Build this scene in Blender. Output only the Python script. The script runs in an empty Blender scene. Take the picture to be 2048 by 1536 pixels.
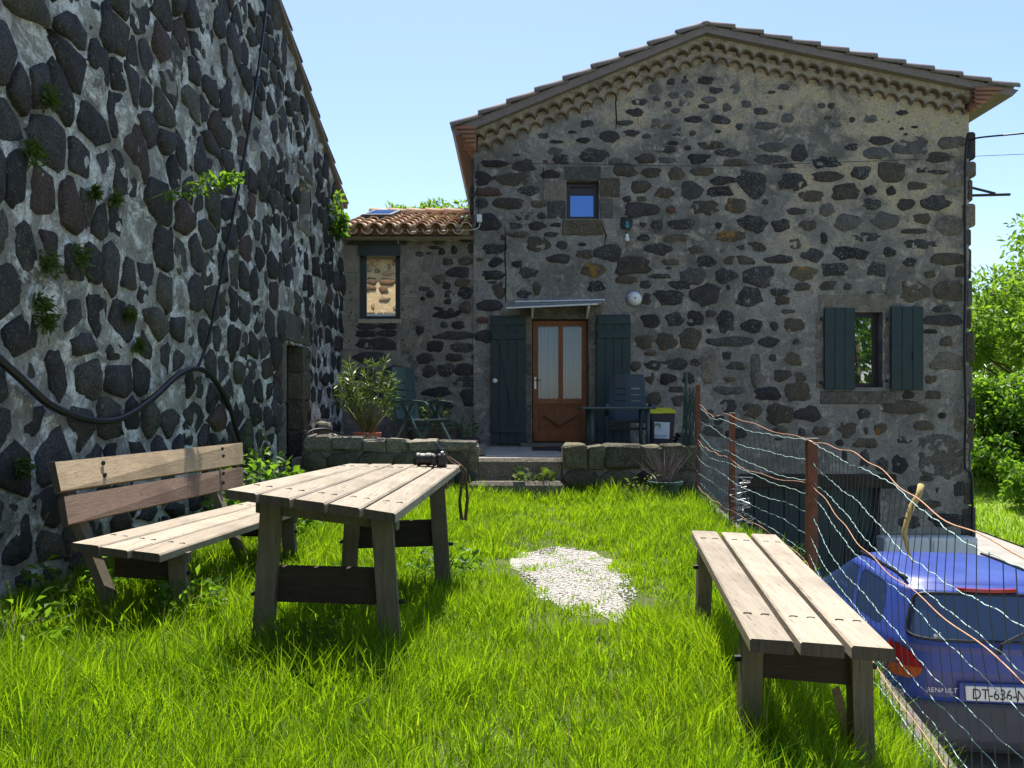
import bpy, bmesh, math, random
import numpy as np
from mathutils import Vector, Matrix, noise as mnoise
random.seed(7); RNG = np.random.default_rng(7)
scene = bpy.context.scene
col = scene.collection
# ------------------------------------------------------------------ camera, sky, sun, exposure
EYE = 1.2; F = 1597.0; HOR = 808.0          # eye height (m), focal length and horizon in pixels of the 2048-wide photograph
cam_d = bpy.data.cameras.new('camera'); cam = bpy.data.objects.new('camera', cam_d); col.objects.link(cam)
cam.location = (0, 0, EYE); cam.rotation_euler = (math.radians(90), 0, 0)
cam_d.sensor_width = 36; cam_d.lens = 36*F/2048; cam_d.shift_y = (HOR-768)/2048
cam_d.clip_start = .05; cam_d.clip_end = 3000
scene.camera = cam
SUN_EL, SUN_AZ = math.radians(67), math.radians(-5)      # azimuth from +y, negative = towards -x
world = bpy.data.worlds.new('World'); scene.world = world; world.use_nodes = True
wn = world.node_tree; bg = wn.nodes['Background']
sky = wn.nodes.new('ShaderNodeTexSky'); sky.sky_type = 'NISHITA'; sky.sun_disc = False
sky.sun_elevation = SUN_EL; sky.sun_rotation = SUN_AZ
sky.altitude = 900; sky.air_density = 1.0; sky.dust_density = 1.3; sky.ozone_density = 1.6
wn.links.new(sky.outputs[0], bg.inputs[0]); bg.inputs[1].default_value = .12
sun_d = bpy.data.lights.new('sun', 'SUN'); sun_d.energy = 4.9; sun_d.angle = math.radians(.5); sun_d.color = (1, .95, .86)
sun = bpy.data.objects.new('sun', sun_d); col.objects.link(sun); sun.location = (-3, 30, 40)
S = Vector((math.sin(SUN_AZ)*math.cos(SUN_EL), math.cos(SUN_AZ)*math.cos(SUN_EL), math.sin(SUN_EL)))
sun.rotation_euler = S.to_track_quat('Z', 'Y').to_euler()
scene.view_settings.view_transform = 'Standard'; scene.view_settings.look = 'None'
scene.view_settings.exposure = 1.0; scene.view_settings.gamma = 1
try:
    scene.cycles.max_bounces = 8; scene.cycles.transparent_max_bounces = 12
    scene.cycles.use_denoising = True
except Exception: pass

def P(px, py, d):                             # pixel + distance in front of the camera -> point
    return Vector(((px-1024)/F*d, d, EYE+(HOR-py)/F*d))
R = math.radians
# ------------------------------------------------------------------ mesh helpers
class MB:
    def __init__(s): s.v = []; s.f = []
    def add(s, vs, fs):
        b = len(s.v); s.v += [Vector(p) for p in vs]; s.f += [tuple(i+b for i in f) for f in fs]; return s
    def hexa(s, p):                           # 8 corners: bottom ring 0-3, top ring 4-7
        return s.add(p, [(3,2,1,0),(4,5,6,7),(0,1,5,4),(1,2,6,5),(2,3,7,6),(3,0,4,7)])
    def box(s, x0, x1, y0, y1, z0, z1, M=None):
        p = [Vector(q) for q in ((x0,y0,z0),(x1,y0,z0),(x1,y1,z0),(x0,y1,z0),(x0,y0,z1),(x1,y0,z1),(x1,y1,z1),(x0,y1,z1))]
        if M is not None: p = [M @ q for q in p]
        return s.hexa(p)
    def bevbox(s, x0, x1, y0, y1, z0, z1, b=.01, M=None):      # box with chamfered edges
        vs = []; fs = []
        X, Y, Z = (x0, x1), (y0, y1), (z0, z1)
        idx = {}
        for i in (0,1):
            for j in (0,1):
                for k in (0,1):
                    sx, sy, sz = (1-2*i), (1-2*j), (1-2*k)
                    for a in range(3):
                        q = [X[i]+sx*b, Y[j]+sy*b, Z[k]+sz*b]; q[a] = (X[i], Y[j], Z[k])[a]
                        idx[i,j,k,a] = len(vs); vs.append(Vector(q))
        for a in range(3):
            o = [c for c in range(3) if c != a]
            for e in (0,1):
                ring = []
                for (u, w) in ((0,0),(1,0),(1,1),(0,1)):
                    c = [0,0,0]; c[a] = e; c[o[0]] = u; c[o[1]] = w; ring.append(idx[c[0],c[1],c[2],a])
                fs.append(ring)
        for a in range(3):                    # edges along axis a
            o = [c for c in range(3) if c != a]
            for u in (0,1):
                for w in (0,1):
                    c0 = [0,0,0]; c0[o[0]] = u; c0[o[1]] = w; c1 = list(c0); c1[a] = 1
                    fs.append([idx[(*c0, o[0])], idx[(*c1, o[0])], idx[(*c1, o[1])], idx[(*c0, o[1])]])
        for i in (0,1):
            for j in (0,1):
                for k in (0,1): fs.append([idx[i,j,k,0], idx[i,j,k,1], idx[i,j,k,2]])
        if M is not None: vs = [M @ q for q in vs]
        return s.add(vs, fs)
    def tube(s, pts, r, n=6, cap=True):
        pts = [Vector(p) for p in pts]; m = len(pts); rings = []
        rr = r if isinstance(r, (list, tuple)) else [r]*m
        up = None; vs = []
        for i in range(m):
            t = (pts[min(i+1,m-1)]-pts[max(i-1,0)])
            t = t.normalized() if t.length > 1e-9 else Vector((0,0,1))
            if up is None:
                up = Vector((0,0,1)) if abs(t.z) < .9 else Vector((1,0,0))
            a = t.cross(up)
            if a.length < 1e-5: a = t.cross(Vector((.3,1,.2)))
            a.normalize(); bb = a.cross(t).normalized(); up = bb
            for k in range(n):
                th = 2*math.pi*k/n; vs.append(pts[i]+(a*math.cos(th)+bb*math.sin(th))*rr[i])
        fs = [(i*n+k, i*n+(k+1)%n, (i+1)*n+(k+1)%n, (i+1)*n+k) for i in range(m-1) for k in range(n)]
        if cap: fs += [tuple(range(n))[::-1], tuple((m-1)*n+k for k in range(n))]
        return s.add(vs, fs)
    def lathe(s, c, prof, n=20, M=None):      # prof: (radius, z) from bottom to top about +z through c
        vs = []; c = Vector(c)
        for (r, z) in prof:
            for k in range(n):
                th = 2*math.pi*k/n; q = Vector((r*math.cos(th), r*math.sin(th), z))
                vs.append(c + (M @ q if M is not None else q))
        m = len(prof)
        fs = [(i*n+k, i*n+(k+1)%n, (i+1)*n+(k+1)%n, (i+1)*n+k) for i in range(m-1) for k in range(n)]
        fs += [tuple(range(n))[::-1], tuple((m-1)*n+k for k in range(n))]
        return s.add(vs, fs)
    def prism(s, poly, vec):                  # polygon (list of points) extruded by vec
        n = len(poly); vec = Vector(vec); poly = [Vector(p) for p in poly]
        return s.add(poly+[p+vec for p in poly], [tuple(range(n))[::-1], tuple(range(n,2*n))]+[(i,(i+1)%n,n+(i+1)%n,n+i) for i in range(n)])
    def xf(s, M): s.v = [M @ p for p in s.v]; return s
WL = {}                                       # world location of every parent
def obj(name, mb, m, parent=None, smooth=False, fixn=True):
    v = np.array([tuple(p) for p in mb.v], dtype=np.float64)
    c = (v.min(0)+v.max(0))/2
    me = bpy.data.meshes.new(name); me.from_pydata((v-c).tolist(), [], mb.f)
    if fixn:
        bm = bmesh.new(); bm.from_mesh(me); bmesh.ops.recalc_face_normals(bm, faces=bm.faces); bm.to_mesh(me); bm.free()
    if smooth:
        me.polygons.foreach_set('use_smooth', [True]*len(me.polygons))
    me.materials.append(m)
    o = bpy.data.objects.new(name, me); col.objects.link(o)
    c = Vector(c); WL[o.name] = c
    if parent is not None: o.parent = parent; o.location = c-WL[parent.name]
    else: o.location = c
    return o
def raw(name, v, f, m, parent=None, attr=None):       # big numpy meshes: v (n,3), f (m,k) all the same size
    me = bpy.data.meshes.new(name); v = np.asarray(v, dtype=np.float32); f = np.asarray(f, dtype=np.int32)
    k = f.shape[1]
    me.vertices.add(len(v)); me.vertices.foreach_set('co', v.ravel())
    me.loops.add(f.size); me.loops.foreach_set('vertex_index', f.ravel())
    me.polygons.add(len(f)); me.polygons.foreach_set('loop_start', np.arange(0, f.size, k, dtype=np.int32))
    me.update(calc_edges=True); me.validate()
    if attr is not None:
        for an, av in attr.items():
            a = me.attributes.new(an, 'FLOAT', 'POINT'); a.data.foreach_set('value', np.asarray(av, dtype=np.float32))
    me.materials.append(m)
    o = bpy.data.objects.new(name, me); col.objects.link(o); WL[o.name] = Vector((0,0,0))
    if parent is not None: o.parent = parent; o.location = -WL[parent.name]
    return o
def tag(o, label, cat, group=None):
    o['label'] = label; o['category'] = cat
    if group: o['group'] = group
    return o
def struct(o): o['kind'] = 'structure'; return o
def stuff(o): o['kind'] = 'stuff'; return o
def thing(name, label, cat, loc, group=None):
    o = bpy.data.objects.new(name, None); col.objects.link(o); o.location = loc; WL[o.name] = Vector(loc)
    o.empty_display_size = .1
    return tag(o, label, cat, group)
# ------------------------------------------------------------------ materials
def lin(h):
    h = h.lstrip('#'); c = [int(h[i:i+2], 16)/255 for i in (0,2,4)]
    return tuple((x/12.92 if x <= .04045 else ((x+.055)/1.055)**2.4) for x in c)+(1,)
class NT:
    def __init__(s, name):
        s.m = bpy.data.materials.new(name); s.m.use_nodes = True; s.t = s.m.node_tree; s.n = s.t.nodes
        s.p = s.n['Principled BSDF']; s.out = s.n['Material Output']
    def new(s, t, **k):
        x = s.n.new(t)
        for a, b in k.items(): setattr(x, a, b)
        return x
    def link(s, a, b): s.t.links.new(a, b)
    def coord(s, which='Object', scale=(1,1,1)):
        tc = s.new('ShaderNodeTexCoord'); mp = s.new('ShaderNodeMapping'); mp.inputs['Scale'].default_value = scale
        s.link(tc.outputs[which], mp.inputs[0]); return mp.outputs[0]
    def noise(s, vec, scale, detail=4, rough=.6, dist=0):
        x = s.new('ShaderNodeTexNoise'); s.link(vec, x.inputs['Vector']); x.inputs['Scale'].default_value = scale
        x.inputs['Detail'].default_value = detail; x.inputs['Roughness'].default_value = rough; x.inputs['Distortion'].default_value = dist
        return x.outputs['Fac']
    def ramp(s, fac, stops):
        r = s.new('ShaderNodeValToRGB'); e = r.color_ramp.elements
        while len(e) < len(stops): e.new(.5)
        for i, (p, c) in enumerate(stops):
            e[i].position = p; e[i].color = c if len(c) == 4 else (*c, 1)
        s.link(fac, r.inputs[0]); return r.outputs[0]
    def mix(s, fac, a, b, mode='MIX'):
        x = s.new('ShaderNodeMix', data_type='RGBA', blend_type=mode)
        for i, q in ((0, fac), (6, a), (7, b)):
            if hasattr(q, 'links') or hasattr(q, 'is_linked'): s.link(q, x.inputs[i])
            else: x.inputs[i].default_value = q if i == 0 or len(q) == 4 else (*q, 1)
        return x.outputs[2]
    def math(s, op, a, b=0.0):
        x = s.new('ShaderNodeMath', operation=op)
        for i, q in ((0, a), (1, b)):
            if hasattr(q, 'is_linked'): s.link(q, x.inputs[i])
            else: x.inputs[i].default_value = q
        return x.outputs[0]
    def bump(s, h, strength=.5, dist=.02):
        b = s.new('ShaderNodeBump'); b.inputs['Strength'].default_value = strength; b.inputs['Distance'].default_value = dist
        s.link(h, b.inputs['Height']); s.link(b.outputs[0], s.p.inputs['Normal'])
    def rnd(s): return s.new('ShaderNodeObjectInfo').outputs['Random']
    def base(s, c):
        if hasattr(c, 'is_linked'): s.link(c, s.p.inputs['Base Color'])
        else: s.p.inputs['Base Color'].default_value = c if len(c) == 4 else (*c, 1)
        return s
    def set(s, rough=None, metal=None, spec=None, ior=None, coat=None):
        if rough is not None: s.p.inputs['Roughness'].default_value = rough
        if metal is not None: s.p.inputs['Metallic'].default_value = metal
        if spec is not None: s.p.inputs['Specular IOR Level'].default_value = spec
        if ior is not None: s.p.inputs['IOR'].default_value = ior
        if coat is not None: s.p.inputs['Coat Weight'].default_value = coat
        return s
def simple(name, c, rough=.6, var=.25, scale=8, metal=0, spec=.4, bump=.15, bdist=.003, detail=5):
    t = NT(name); v = t.coord('Object'); f = t.noise(v, scale, detail)
    lo = tuple(x*(1-var) for x in c[:3]); hi = tuple(min(1, x*(1+var)) for x in c[:3])
    t.base(t.ramp(f, [(.25, lo), (.75, hi)])).set(rough, metal, spec)
    if bump: t.bump(t.noise(v, scale*6, 4), bump, bdist)
    return t.m
def stone_mat(name, c, speck=0, lichen=0, var=.35, speckc=(.27,.27,.26), lichc=(.30,.16,.03)):
    t = NT(name); v = t.coord('Object'); r = t.rnd()
    off = t.new('ShaderNodeVectorMath', operation='ADD'); cx = t.new('ShaderNodeCombineXYZ')
    t.link(t.math('MULTIPLY', r, 37.0), cx.inputs[0]); t.link(t.math('MULTIPLY', r, 91.0), cx.inputs[1])
    t.link(v, off.inputs[0]); t.link(cx.outputs[0], off.inputs[1]); v = off.outputs[0]
    f = t.noise(v, 7, 6, .65)
    lo = tuple(x*(1-var) for x in c); hi = tuple(x*(1+var) for x in c)
    k = t.ramp(f, [(.3, lo), (.7, hi)])
    hv = t.new('ShaderNodeHueSaturation'); t.link(k, hv.inputs['Color'])
    t.link(t.math('ADD', t.math('MULTIPLY', r, .75), .62), hv.inputs['Value']); t.link(t.math('ADD', t.math('MULTIPLY', r, .5), .7), hv.inputs['Saturation'])
    k = hv.outputs[0]
    fine = t.noise(v, 75, 3, .7); med = t.noise(v, 22, 5, .75)
    k = t.mix(t.ramp(med, [(.52, (0,0,0)), (.72, (.8,.8,.8))]), k, tuple(min(1, x*2.1+.01) for x in c))
    k = t.mix(t.ramp(fine, [(.36, (.9,.9,.9)), (.55, (0,0,0))]), k, tuple(x*.30 for x in c))
    if speck:
        s1 = t.ramp(t.noise(v, 62, 2, .5, .2), [(.735-speck*.16, (0,0,0)), (.775-speck*.16, (1,1,1))])
        s1 = t.mix(t.ramp(t.noise(v, 9, 3, .6), [(.40, (0,0,0)), (.58, (1,1,1))]), (0,0,0), s1)
        k = t.mix(s1, k, speckc)
    if lichen:
        s2 = t.ramp(t.noise(v, 6, 4, .6), [(.70-lichen*.13, (0,0,0)), (.77-lichen*.13, (.85,.85,.85))]); k = t.mix(s2, k, lichc)
    t.base(k).set(.9, 0, .25)
    t.bump(t.mix(.4, t.noise(v, 11, 6, .75), t.noise(v, 60, 4, .7)), 1.0, .035)
    return t.m
M = {}
M['dark'] = stone_mat('basalt', (.060,.056,.054), .15)
M['grey'] = stone_mat('grey_stone', (.125,.118,.108), .25)
M['brown'] = stone_mat('brown_basalt', (.105,.088,.066), .25)
M['speck'] = stone_mat('lichened_basalt', (.055,.052,.050), .9)
M['light'] = stone_mat('pale_dressed_stone', (.19,.165,.13), .3)
M['red'] = stone_mat('reddish_stone', (.12,.07,.055), .2)
M['orange'] = stone_mat('orange_lichened_stone', (.12,.10,.07), .3, .9)
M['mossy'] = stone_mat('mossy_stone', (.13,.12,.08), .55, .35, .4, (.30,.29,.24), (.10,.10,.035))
M['barn'] = stone_mat('barn_basalt', (.062,.060,.060), .3, 0, .4, (.33,.34,.32))
M['barnr'] = stone_mat('barn_red_basalt', (.085,.062,.056), .2)
M['barng'] = stone_mat('barn_grey_green_basalt', (.085,.082,.068), .4, .25, .4, (.36,.36,.31), (.075,.08,.03))
M['warm'] = stone_mat('warm_stone', (.36,.27,.17), .2)
M['warmd'] = stone_mat('warm_brown_stone', (.17,.11,.07), .2)
TONE = {'d':'dark','g':'grey','b':'brown','s':'speck','l':'light','r':'red','o':'orange'}
def mortar(name, a, b, c, s1=1.2, s2=5, grad=None, th=.52):
    t = NT(name); v = t.coord('Object')
    n1 = t.noise(v, s1, 6, .65, .3); n2 = t.noise(v, s2, 6, .7, .5); n3 = t.noise(v, 45, 5, .7)
    k = t.ramp(n1, [(.36, a), (.62, b)])
    if grad is not None:                      # where the paler render still covers the wall
        sep = t.new('ShaderNodeSeparateXYZ'); t.link(v, sep.inputs[0])
        zx = t.math('ADD', t.math('MULTIPLY', sep.outputs[2], grad[0]), t.math('MULTIPLY', sep.outputs[0], grad[1]))
        msk = t.ramp(t.math('ADD', t.math('ADD', zx, grad[2]), t.math('MULTIPLY', n1, 1.3)), [(.72, (0,0,0)), (.92, (1,1,1))])
        k = t.mix(msk, k, grad[3])
    k = t.mix(t.ramp(n2, [(th, (0,0,0)), (th+.12, (1,1,1))]), k, c)
    pit = t.noise(v, 17, 5, .75); k = t.mix(t.ramp(pit, [(.33, (.85,.85,.85)), (.43, (0,0,0))]), k, tuple(x*.5 for x in a[:3]))
    k = t.mix(t.ramp(n3, [(.35, (.5,.5,.5)), (.6, (0,0,0))]), k, tuple(x*.42 for x in a[:3]))
    t.base(k).set(.95, 0, .15)
    t.bump(t.mix(.5, n2, n3), .9, .03)
    return t.m
M['mortar'] = mortar('house_mortar', (.165,.152,.132), (.325,.305,.27), (.44,.395,.325), 1.4, 5.0, (.11,.05,-.22,(.53,.43,.28)))
M['amortar'] = mortar('annex_mortar', (.19,.172,.145), (.27,.245,.21), (.36,.32,.26), 1.3, 4.5)
M['bmortar'] = mortar('barn_mortar', (.19,.178,.158), (.42,.405,.37), (.80,.80,.77), 1.6, 4.6, None, .48)
M['wmortar'] = mortar('warm_mortar', (.50,.38,.22), (.62,.48,.29), (.72,.60,.42))
M['cream'] = mortar('cream_render', (.40,.33,.23), (.50,.42,.30), (.45,.37,.27), 1.5, 6)
M['cornice'] = mortar('cornice_mortar', (.36,.31,.24), (.52,.45,.34), (.28,.24,.19), 4, 9)
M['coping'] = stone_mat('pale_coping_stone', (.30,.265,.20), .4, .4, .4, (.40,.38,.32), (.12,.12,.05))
M['apier'] = mortar('dressed_pier_stone', (.26,.23,.185), (.34,.30,.24), (.22,.195,.16), 1.8, 7)
M['concrete'] = simple('concrete', (.33,.31,.28), .9, .3, 5, bump=.4, bdist=.01)
def tile_mat(name, a, b, c):
    t = NT(name); v = t.coord('Object'); r = t.rnd()
    k = t.ramp(t.noise(v, 9, 5, .7), [(.3, a), (.7, b)]); k = t.mix(t.math('MULTIPLY', r, .6), k, c)
    k = t.mix(t.ramp(t.noise(v, 26, 4, .7), [(.55, (0,0,0)), (.68, (.8,.8,.8))]), k, (.10,.085,.07))
    t.base(k).set(.85, 0, .3); t.bump(t.noise(v, 50, 5), .5, .006); return t.m
M['tile'] = tile_mat('canal_tile', (.48,.32,.20), (.62,.45,.31), (.52,.27,.17))
M['tileg'] = tile_mat('weathered_tile', (.14,.125,.12), (.25,.225,.21), (.20,.15,.13))
M['tiled'] = tile_mat('brown_cornice_tile', (.12,.085,.055), (.22,.155,.09), (.16,.12,.08))
M['tiler'] = tile_mat('red_eave_tile', (.28,.13,.08), (.36,.18,.11), (.22,.12,.08))
def wood_mat(name, a, b, dark, axis=1, scale=6, rough=.75):
    t = NT(name); sc = [scale*7]*3; sc[axis] = scale*.35; v = t.coord('Object', tuple(sc)); r = t.rnd()
    off = t.new('ShaderNodeVectorMath', operation='ADD'); cx = t.new('ShaderNodeCombineXYZ')
    for i in range(3): t.link(t.math('MULTIPLY', r, 53.0+i*17), cx.inputs[i])
    t.link(v, off.inputs[0]); t.link(cx.outputs[0], off.inputs[1]); v = off.outputs[0]
    g = t.noise(v, 1.0, 5, .65, .6); g2 = t.noise(v, 3.2, 4, .7, .3)
    k = t.ramp(g, [(.28, a), (.72, b)])
    k = t.mix(t.ramp(g2, [(.30, (1,1,1)), (.44, (0,0,0))]), k, dark)
    hv = t.new('ShaderNodeHueSaturation'); t.link(k, hv.inputs['Color']); t.link(t.math('ADD', t.math('MULTIPLY', r, .3), .85), hv.inputs['Value'])
    big = t.noise(t.coord('Object'), 3.0, 4, .6)
    k = t.mix(t.ramp(big, [(.45, (0,0,0)), (.75, (.55,.55,.55))]), hv.outputs[0], tuple(x*.5 for x in a))
    t.base(k).set(rough, 0, .25); t.bump(t.mix(.5, g, g2), .55, .006); return t.m
M['plank'] = wood_mat('weathered_plank', (.285,.235,.18), (.40,.345,.27), (.13,.10,.075))
M['plankb'] = wood_mat('brown_plank', (.155,.10,.072), (.215,.145,.105), (.08,.05,.035))
M['plankt'] = wood_mat('tan_cracked_plank', (.30,.215,.13), (.41,.31,.20), (.12,.08,.045), 1, 7)
M['legwood'] = wood_mat('grey_brown_post', (.115,.098,.07), (.19,.165,.12), (.05,.042,.03), 2)
M['board'] = wood_mat('dark_board', (.036,.028,.021), (.06,.047,.035), (.015,.012,.009), 0)
M['endgrain_shade'] = wood_mat('end_grain_and_shade', (.075,.06,.045), (.13,.105,.08), (.03,.024,.018), 2)  # weathered end grain, with the shade on plank ends put into the colour
M['door'] = wood_mat('varnished_door', (.20,.068,.022), (.28,.10,.035), (.11,.036,.013), 2, 4, .45)
M['bolt'] = simple('bolt', (.02,.02,.022), .5, .3, 20, .5)
M['shutter'] = simple('shutter_paint', (.016,.034,.036), .55, .3, 6, bump=.2)
M['iron'] = simple('black_iron', (.015,.015,.017), .5, .3, 15)
M['rust'] = simple('rusty_iron', (.16,.055,.030), .85, .5, 20, bump=.5)
M['black'] = simple('black_rubber', (.012,.013,.018), .45, .2, 10)
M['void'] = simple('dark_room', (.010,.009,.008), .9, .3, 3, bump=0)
M['frame'] = simple('dark_window_frame', (.028,.022,.024), .4, .2, 10, bump=0)
M['anth'] = simple('anthracite_metal', (.035,.045,.045), .45, .2, 5, bump=0)
M['white'] = simple('white_plastic', (.72,.72,.70), .45, .06, 6, bump=0)
M['whitepvc'] = simple('white_bead', (.78,.78,.80), .35, .03, 6, bump=0)
M['greenpl'] = simple('dark_green_plastic', (.040,.070,.068), .4, .15, 5, bump=.05)
M['bluepl'] = simple('dark_blue_green_plastic', (.026,.042,.054), .42, .15, 5, bump=.05)
M['terra'] = simple('terracotta', (.42,.14,.07), .8, .2, 9, bump=.2)
M['greypl'] = simple('bin_plastic', (.030,.032,.045), .45, .15, 6, bump=.05)
M['yellow'] = simple('yellow_lid', (.62,.62,.03), .45, .1, 6, bump=0)
M['steel'] = simple('brushed_aluminium', (.45,.46,.48), .35, .1, 12, .8, bump=0)
M['teal'] = simple('teal_glass', (.03,.22,.24), .2, .1, 6, bump=0)
M['wire'] = simple('pale_green_coated_wire', (.42,.60,.58), .45, .2, 30, bump=0)
M['wired'] = simple('dark_green_wire', (.035,.055,.050), .6, .3, 30, bump=0)
M['wireo'] = simple('rusty_tension_wire', (.50,.28,.17), .6, .3, 30, bump=0)
M['bark'] = simple('bark', (.10,.075,.05), .9, .4, 14, bump=.6, bdist=.01)
M['stick'] = simple('dry_branch', (.40,.30,.12), .85, .35, 14, bump=.6, bdist=.006)
M['stem'] = simple('green_stem', (.13,.15,.05), .7, .3, 14)
M['road'] = simple('asphalt', (.30,.28,.255), .95, .18, 3, bump=.4, bdist=.008)
M['soil'] = simple('soil', (.10,.075,.048), 1, .4, 6, bump=.7, bdist=.03)
M['paper'] = simple('paper', (.62,.68,.74), .6, .03, 5, bump=0)
M['red_lens'] = simple('red_lens', (.35,.012,.012), .15, .15, 30, bump=0, spec=.6)
M['amber'] = simple('amber_lens', (.45,.10,.02), .15, .1, 30, bump=0, spec=.6)
def leaf_mat(name, a, b, trans=.5, rough=.5, tcol=None):
    t = NT(name); n = t.new('ShaderNodeAttribute'); n.attribute_name = 'tint'
    k = t.ramp(n.outputs['Fac'], [(0, a), (.9, b), (1, (min(1,b[0]*1.9), min(1,b[1]*1.25), b[2]*2.6))])
    t.base(k).set(rough, 0, .35)
    tr = t.new('ShaderNodeBsdfTranslucent')
    if tcol: t.link(t.mix(.55, k, tcol), tr.inputs[0])
    else: t.link(k, tr.inputs[0])
    mx = t.new('ShaderNodeMixShader'); mx.inputs[0].default_value = trans
    t.link(t.p.outputs[0], mx.inputs[1]); t.link(tr.outputs[0], mx.inputs[2]); t.link(mx.outputs[0], t.out.inputs[0]); return t.m
M['grass'] = leaf_mat('grass_blade', (.032,.13,.006), (.195,.325,.010), .6, .5, (.38,.61,.006))
M['dry'] = leaf_mat('dry_stalk', (.30,.25,.12), (.42,.36,.19), .3)
M['leaf'] = leaf_mat('shrub_leaf', (.032,.09,.010), (.10,.20,.018), .55, .45, (.28,.52,.02))
M['ash'] = leaf_mat('ash_leaf', (.045,.11,.014), (.13,.22,.022), .55, .5, (.34,.56,.03))
M['oleander'] = leaf_mat('oleander_leaf', (.035,.075,.02), (.10,.15,.04), .35, .3, (.22,.32,.04))
M['fern'] = leaf_mat('fern_leaf', (.03,.07,.012), (.085,.13,.025), .4, .5, (.2,.3,.03))
M['heather'] = leaf_mat('dry_heather', (.10,.07,.07), (.20,.15,.15), .2)
def glass(name, refl, tint=(.02,.025,.03), rough=0.0, body='dark', gcol=(.8,.8,.8)):
    t = NT(name); g = t.new('ShaderNodeBsdfGlossy'); g.inputs['Roughness'].default_value = rough; g.inputs['Color'].default_value = (*gcol, 1)
    if body == 'dark':
        b = t.new('ShaderNodeBsdfDiffuse'); b.inputs[0].default_value = (*tint, 1)
    else:
        b = t.new('ShaderNodeBsdfTransparent'); b.inputs[0].default_value = (*tint, 1)
    mx = t.new('ShaderNodeMixShader'); mx.inputs[0].default_value = refl
    t.link(b.outputs[0], mx.inputs[1]); t.link(g.outputs[0], mx.inputs[2]); t.link(mx.outputs[0], t.out.inputs[0]); return t.m
M['glass_annex'] = glass('coated_pane', .70, gcol=(1,.97,.9))
M['glass_sky'] = glass('upper_pane', .40, gcol=(.22,.42,.85))  # blue put into the reflection colour to deepen the mirrored sky
M['glass_win'] = glass('shaded_pane', .42)
M['glass_door'] = glass('door_pane', .05, (.85,.88,.9), 0, 'clear')
M['glass_car'] = glass('tinted_car_glass', .13, (.02,.04,.10), 0, 'dark')
t = NT('net_curtain'); t.base((.33,.38,.48)).set(.9, 0, .1)
_tr = t.new('ShaderNodeBsdfTransparent'); _mx = t.new('ShaderNodeMixShader'); _mx.inputs[0].default_value = .40
t.link(t.p.outputs[0], _mx.inputs[1]); t.link(_tr.outputs[0], _mx.inputs[2]); t.link(_mx.outputs[0], t.out.inputs[0]); M['curtain'] = t.m
t = NT('blue_car_paint'); v_ = t.coord('Object'); t.base(t.ramp(t.noise(v_, 3, 5, .6), [(.35, (.022,.048,.25)), (.75, (.036,.072,.33))])).set(.42, 0, .45, coat=.15)
M['carblue'] = t.m
M['carfade'] = simple('faded_car_paint', (.085,.085,.24), .5, .12, 4, bump=0)
M['bumper'] = simple('grey_bumper', (.05,.055,.07), .6, .2, 4, bump=.1)

def text(name, s, size, m, parent, origin, xdir, ydir, ext=.001, squeeze=1.0, spacing=1.0):
    cu = bpy.data.curves.new('lettering', 'FONT'); cu.body = s; cu.size = size; cu.extrude = ext; cu.space_character = spacing
    to = bpy.data.objects.new('lettering', cu); col.objects.link(to)
    dg = bpy.context.evaluated_depsgraph_get(); me = bpy.data.meshes.new_from_object(to.evaluated_get(dg))
    bpy.data.objects.remove(to); bpy.data.curves.remove(cu)
    xd = Vector(xdir).normalized(); yd = Vector(ydir).normalized(); zd = xd.cross(yd)
    mb = MB(); mb.add([Vector(origin)+xd*(v.co.x*squeeze)+yd*v.co.y+zd*v.co.z for v in me.vertices], [tuple(p.vertices) for p in me.polygons])
    bpy.data.meshes.remove(me)
    return obj(name, mb, m, parent, fixn=False)
# ------------------------------------------------------------------ ground, road, lawn
FENCE = [(.85,-9.),(1.0,0.),(1.3,1.5),(2.11,5.6),(2.02,7.3),(2.24,9.6),(2.3,12.5)]
def fx(y): return float(np.interp(y, [p[1] for p in FENCE], [p[0] for p in FENCE]))
def sstep(t): t = max(0, min(1, t)); return t*t*(3-2*t)
def gz(x, y):
    z = .014*(max(-2, min(y, 10))-3) + .03*mnoise.noise(Vector((x*.7, y*.7, 0)))
    k = 1-sstep((fx(y)-x)/.75); return z - .20*k*(1-sstep((y-4.6)/1.6)) - .05*k
def zlow(y): return -1.68+.02*max(0, min(y, 30)-8)
ys = list(np.linspace(-60, 5, 14))+list(np.linspace(6, 40, 35))+[60, 120, 400, 1200]
xs = [-900,-200,-60,-20,-8,-3,0,1,2,4,8,12,16,24,60,200,900]
mb = MB(); nx = len(xs)
mb.add([(x, y, zlow(y)-.03+(0 if y < 60 else -.02*(y-60))) for y in ys for x in xs], [(j*nx+i, j*nx+i+1, (j+1)*nx+i+1, (j+1)*nx+i) for j in range(len(ys)-1) for i in range(nx-1)])
t = NT('rough_ground'); v_ = t.coord('Object'); t.base(t.ramp(t.noise(v_, .6, 6, .7), [(.35, (.075,.10,.025)), (.7, (.13,.145,.045))])).set(1); t.bump(t.noise(v_, 8, 5), .6, .05)
struct(obj('ground', mb, t.m))
mb = MB(); edge = [(8.4,6),(8.7,10),(9.6,14),(10.0,18),(10.3,21),(10.2,25),(9.0,30),(6,34)]
n_ = len(edge); lft = [(2.0,6),(2.0,10),(2.0,14),(2.0,18),(7.0,21),(6.5,25),(5.0,29),(0,32)]
lft = [(2.0,-8)]+lft; edge = [(8.2,-8)]+edge; n_ += 1
mb.add([(x, y, zlow(y)) for x, y in lft]+[(x, y, zlow(y)) for x, y in edge], [(i, n_+i, n_+i+1, i+1) for i in range(n_-1)])
struct(obj('road', mb, M['road']))
mb = MB(); bank = []                                                     # grassy bank on the far side of the road
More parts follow.
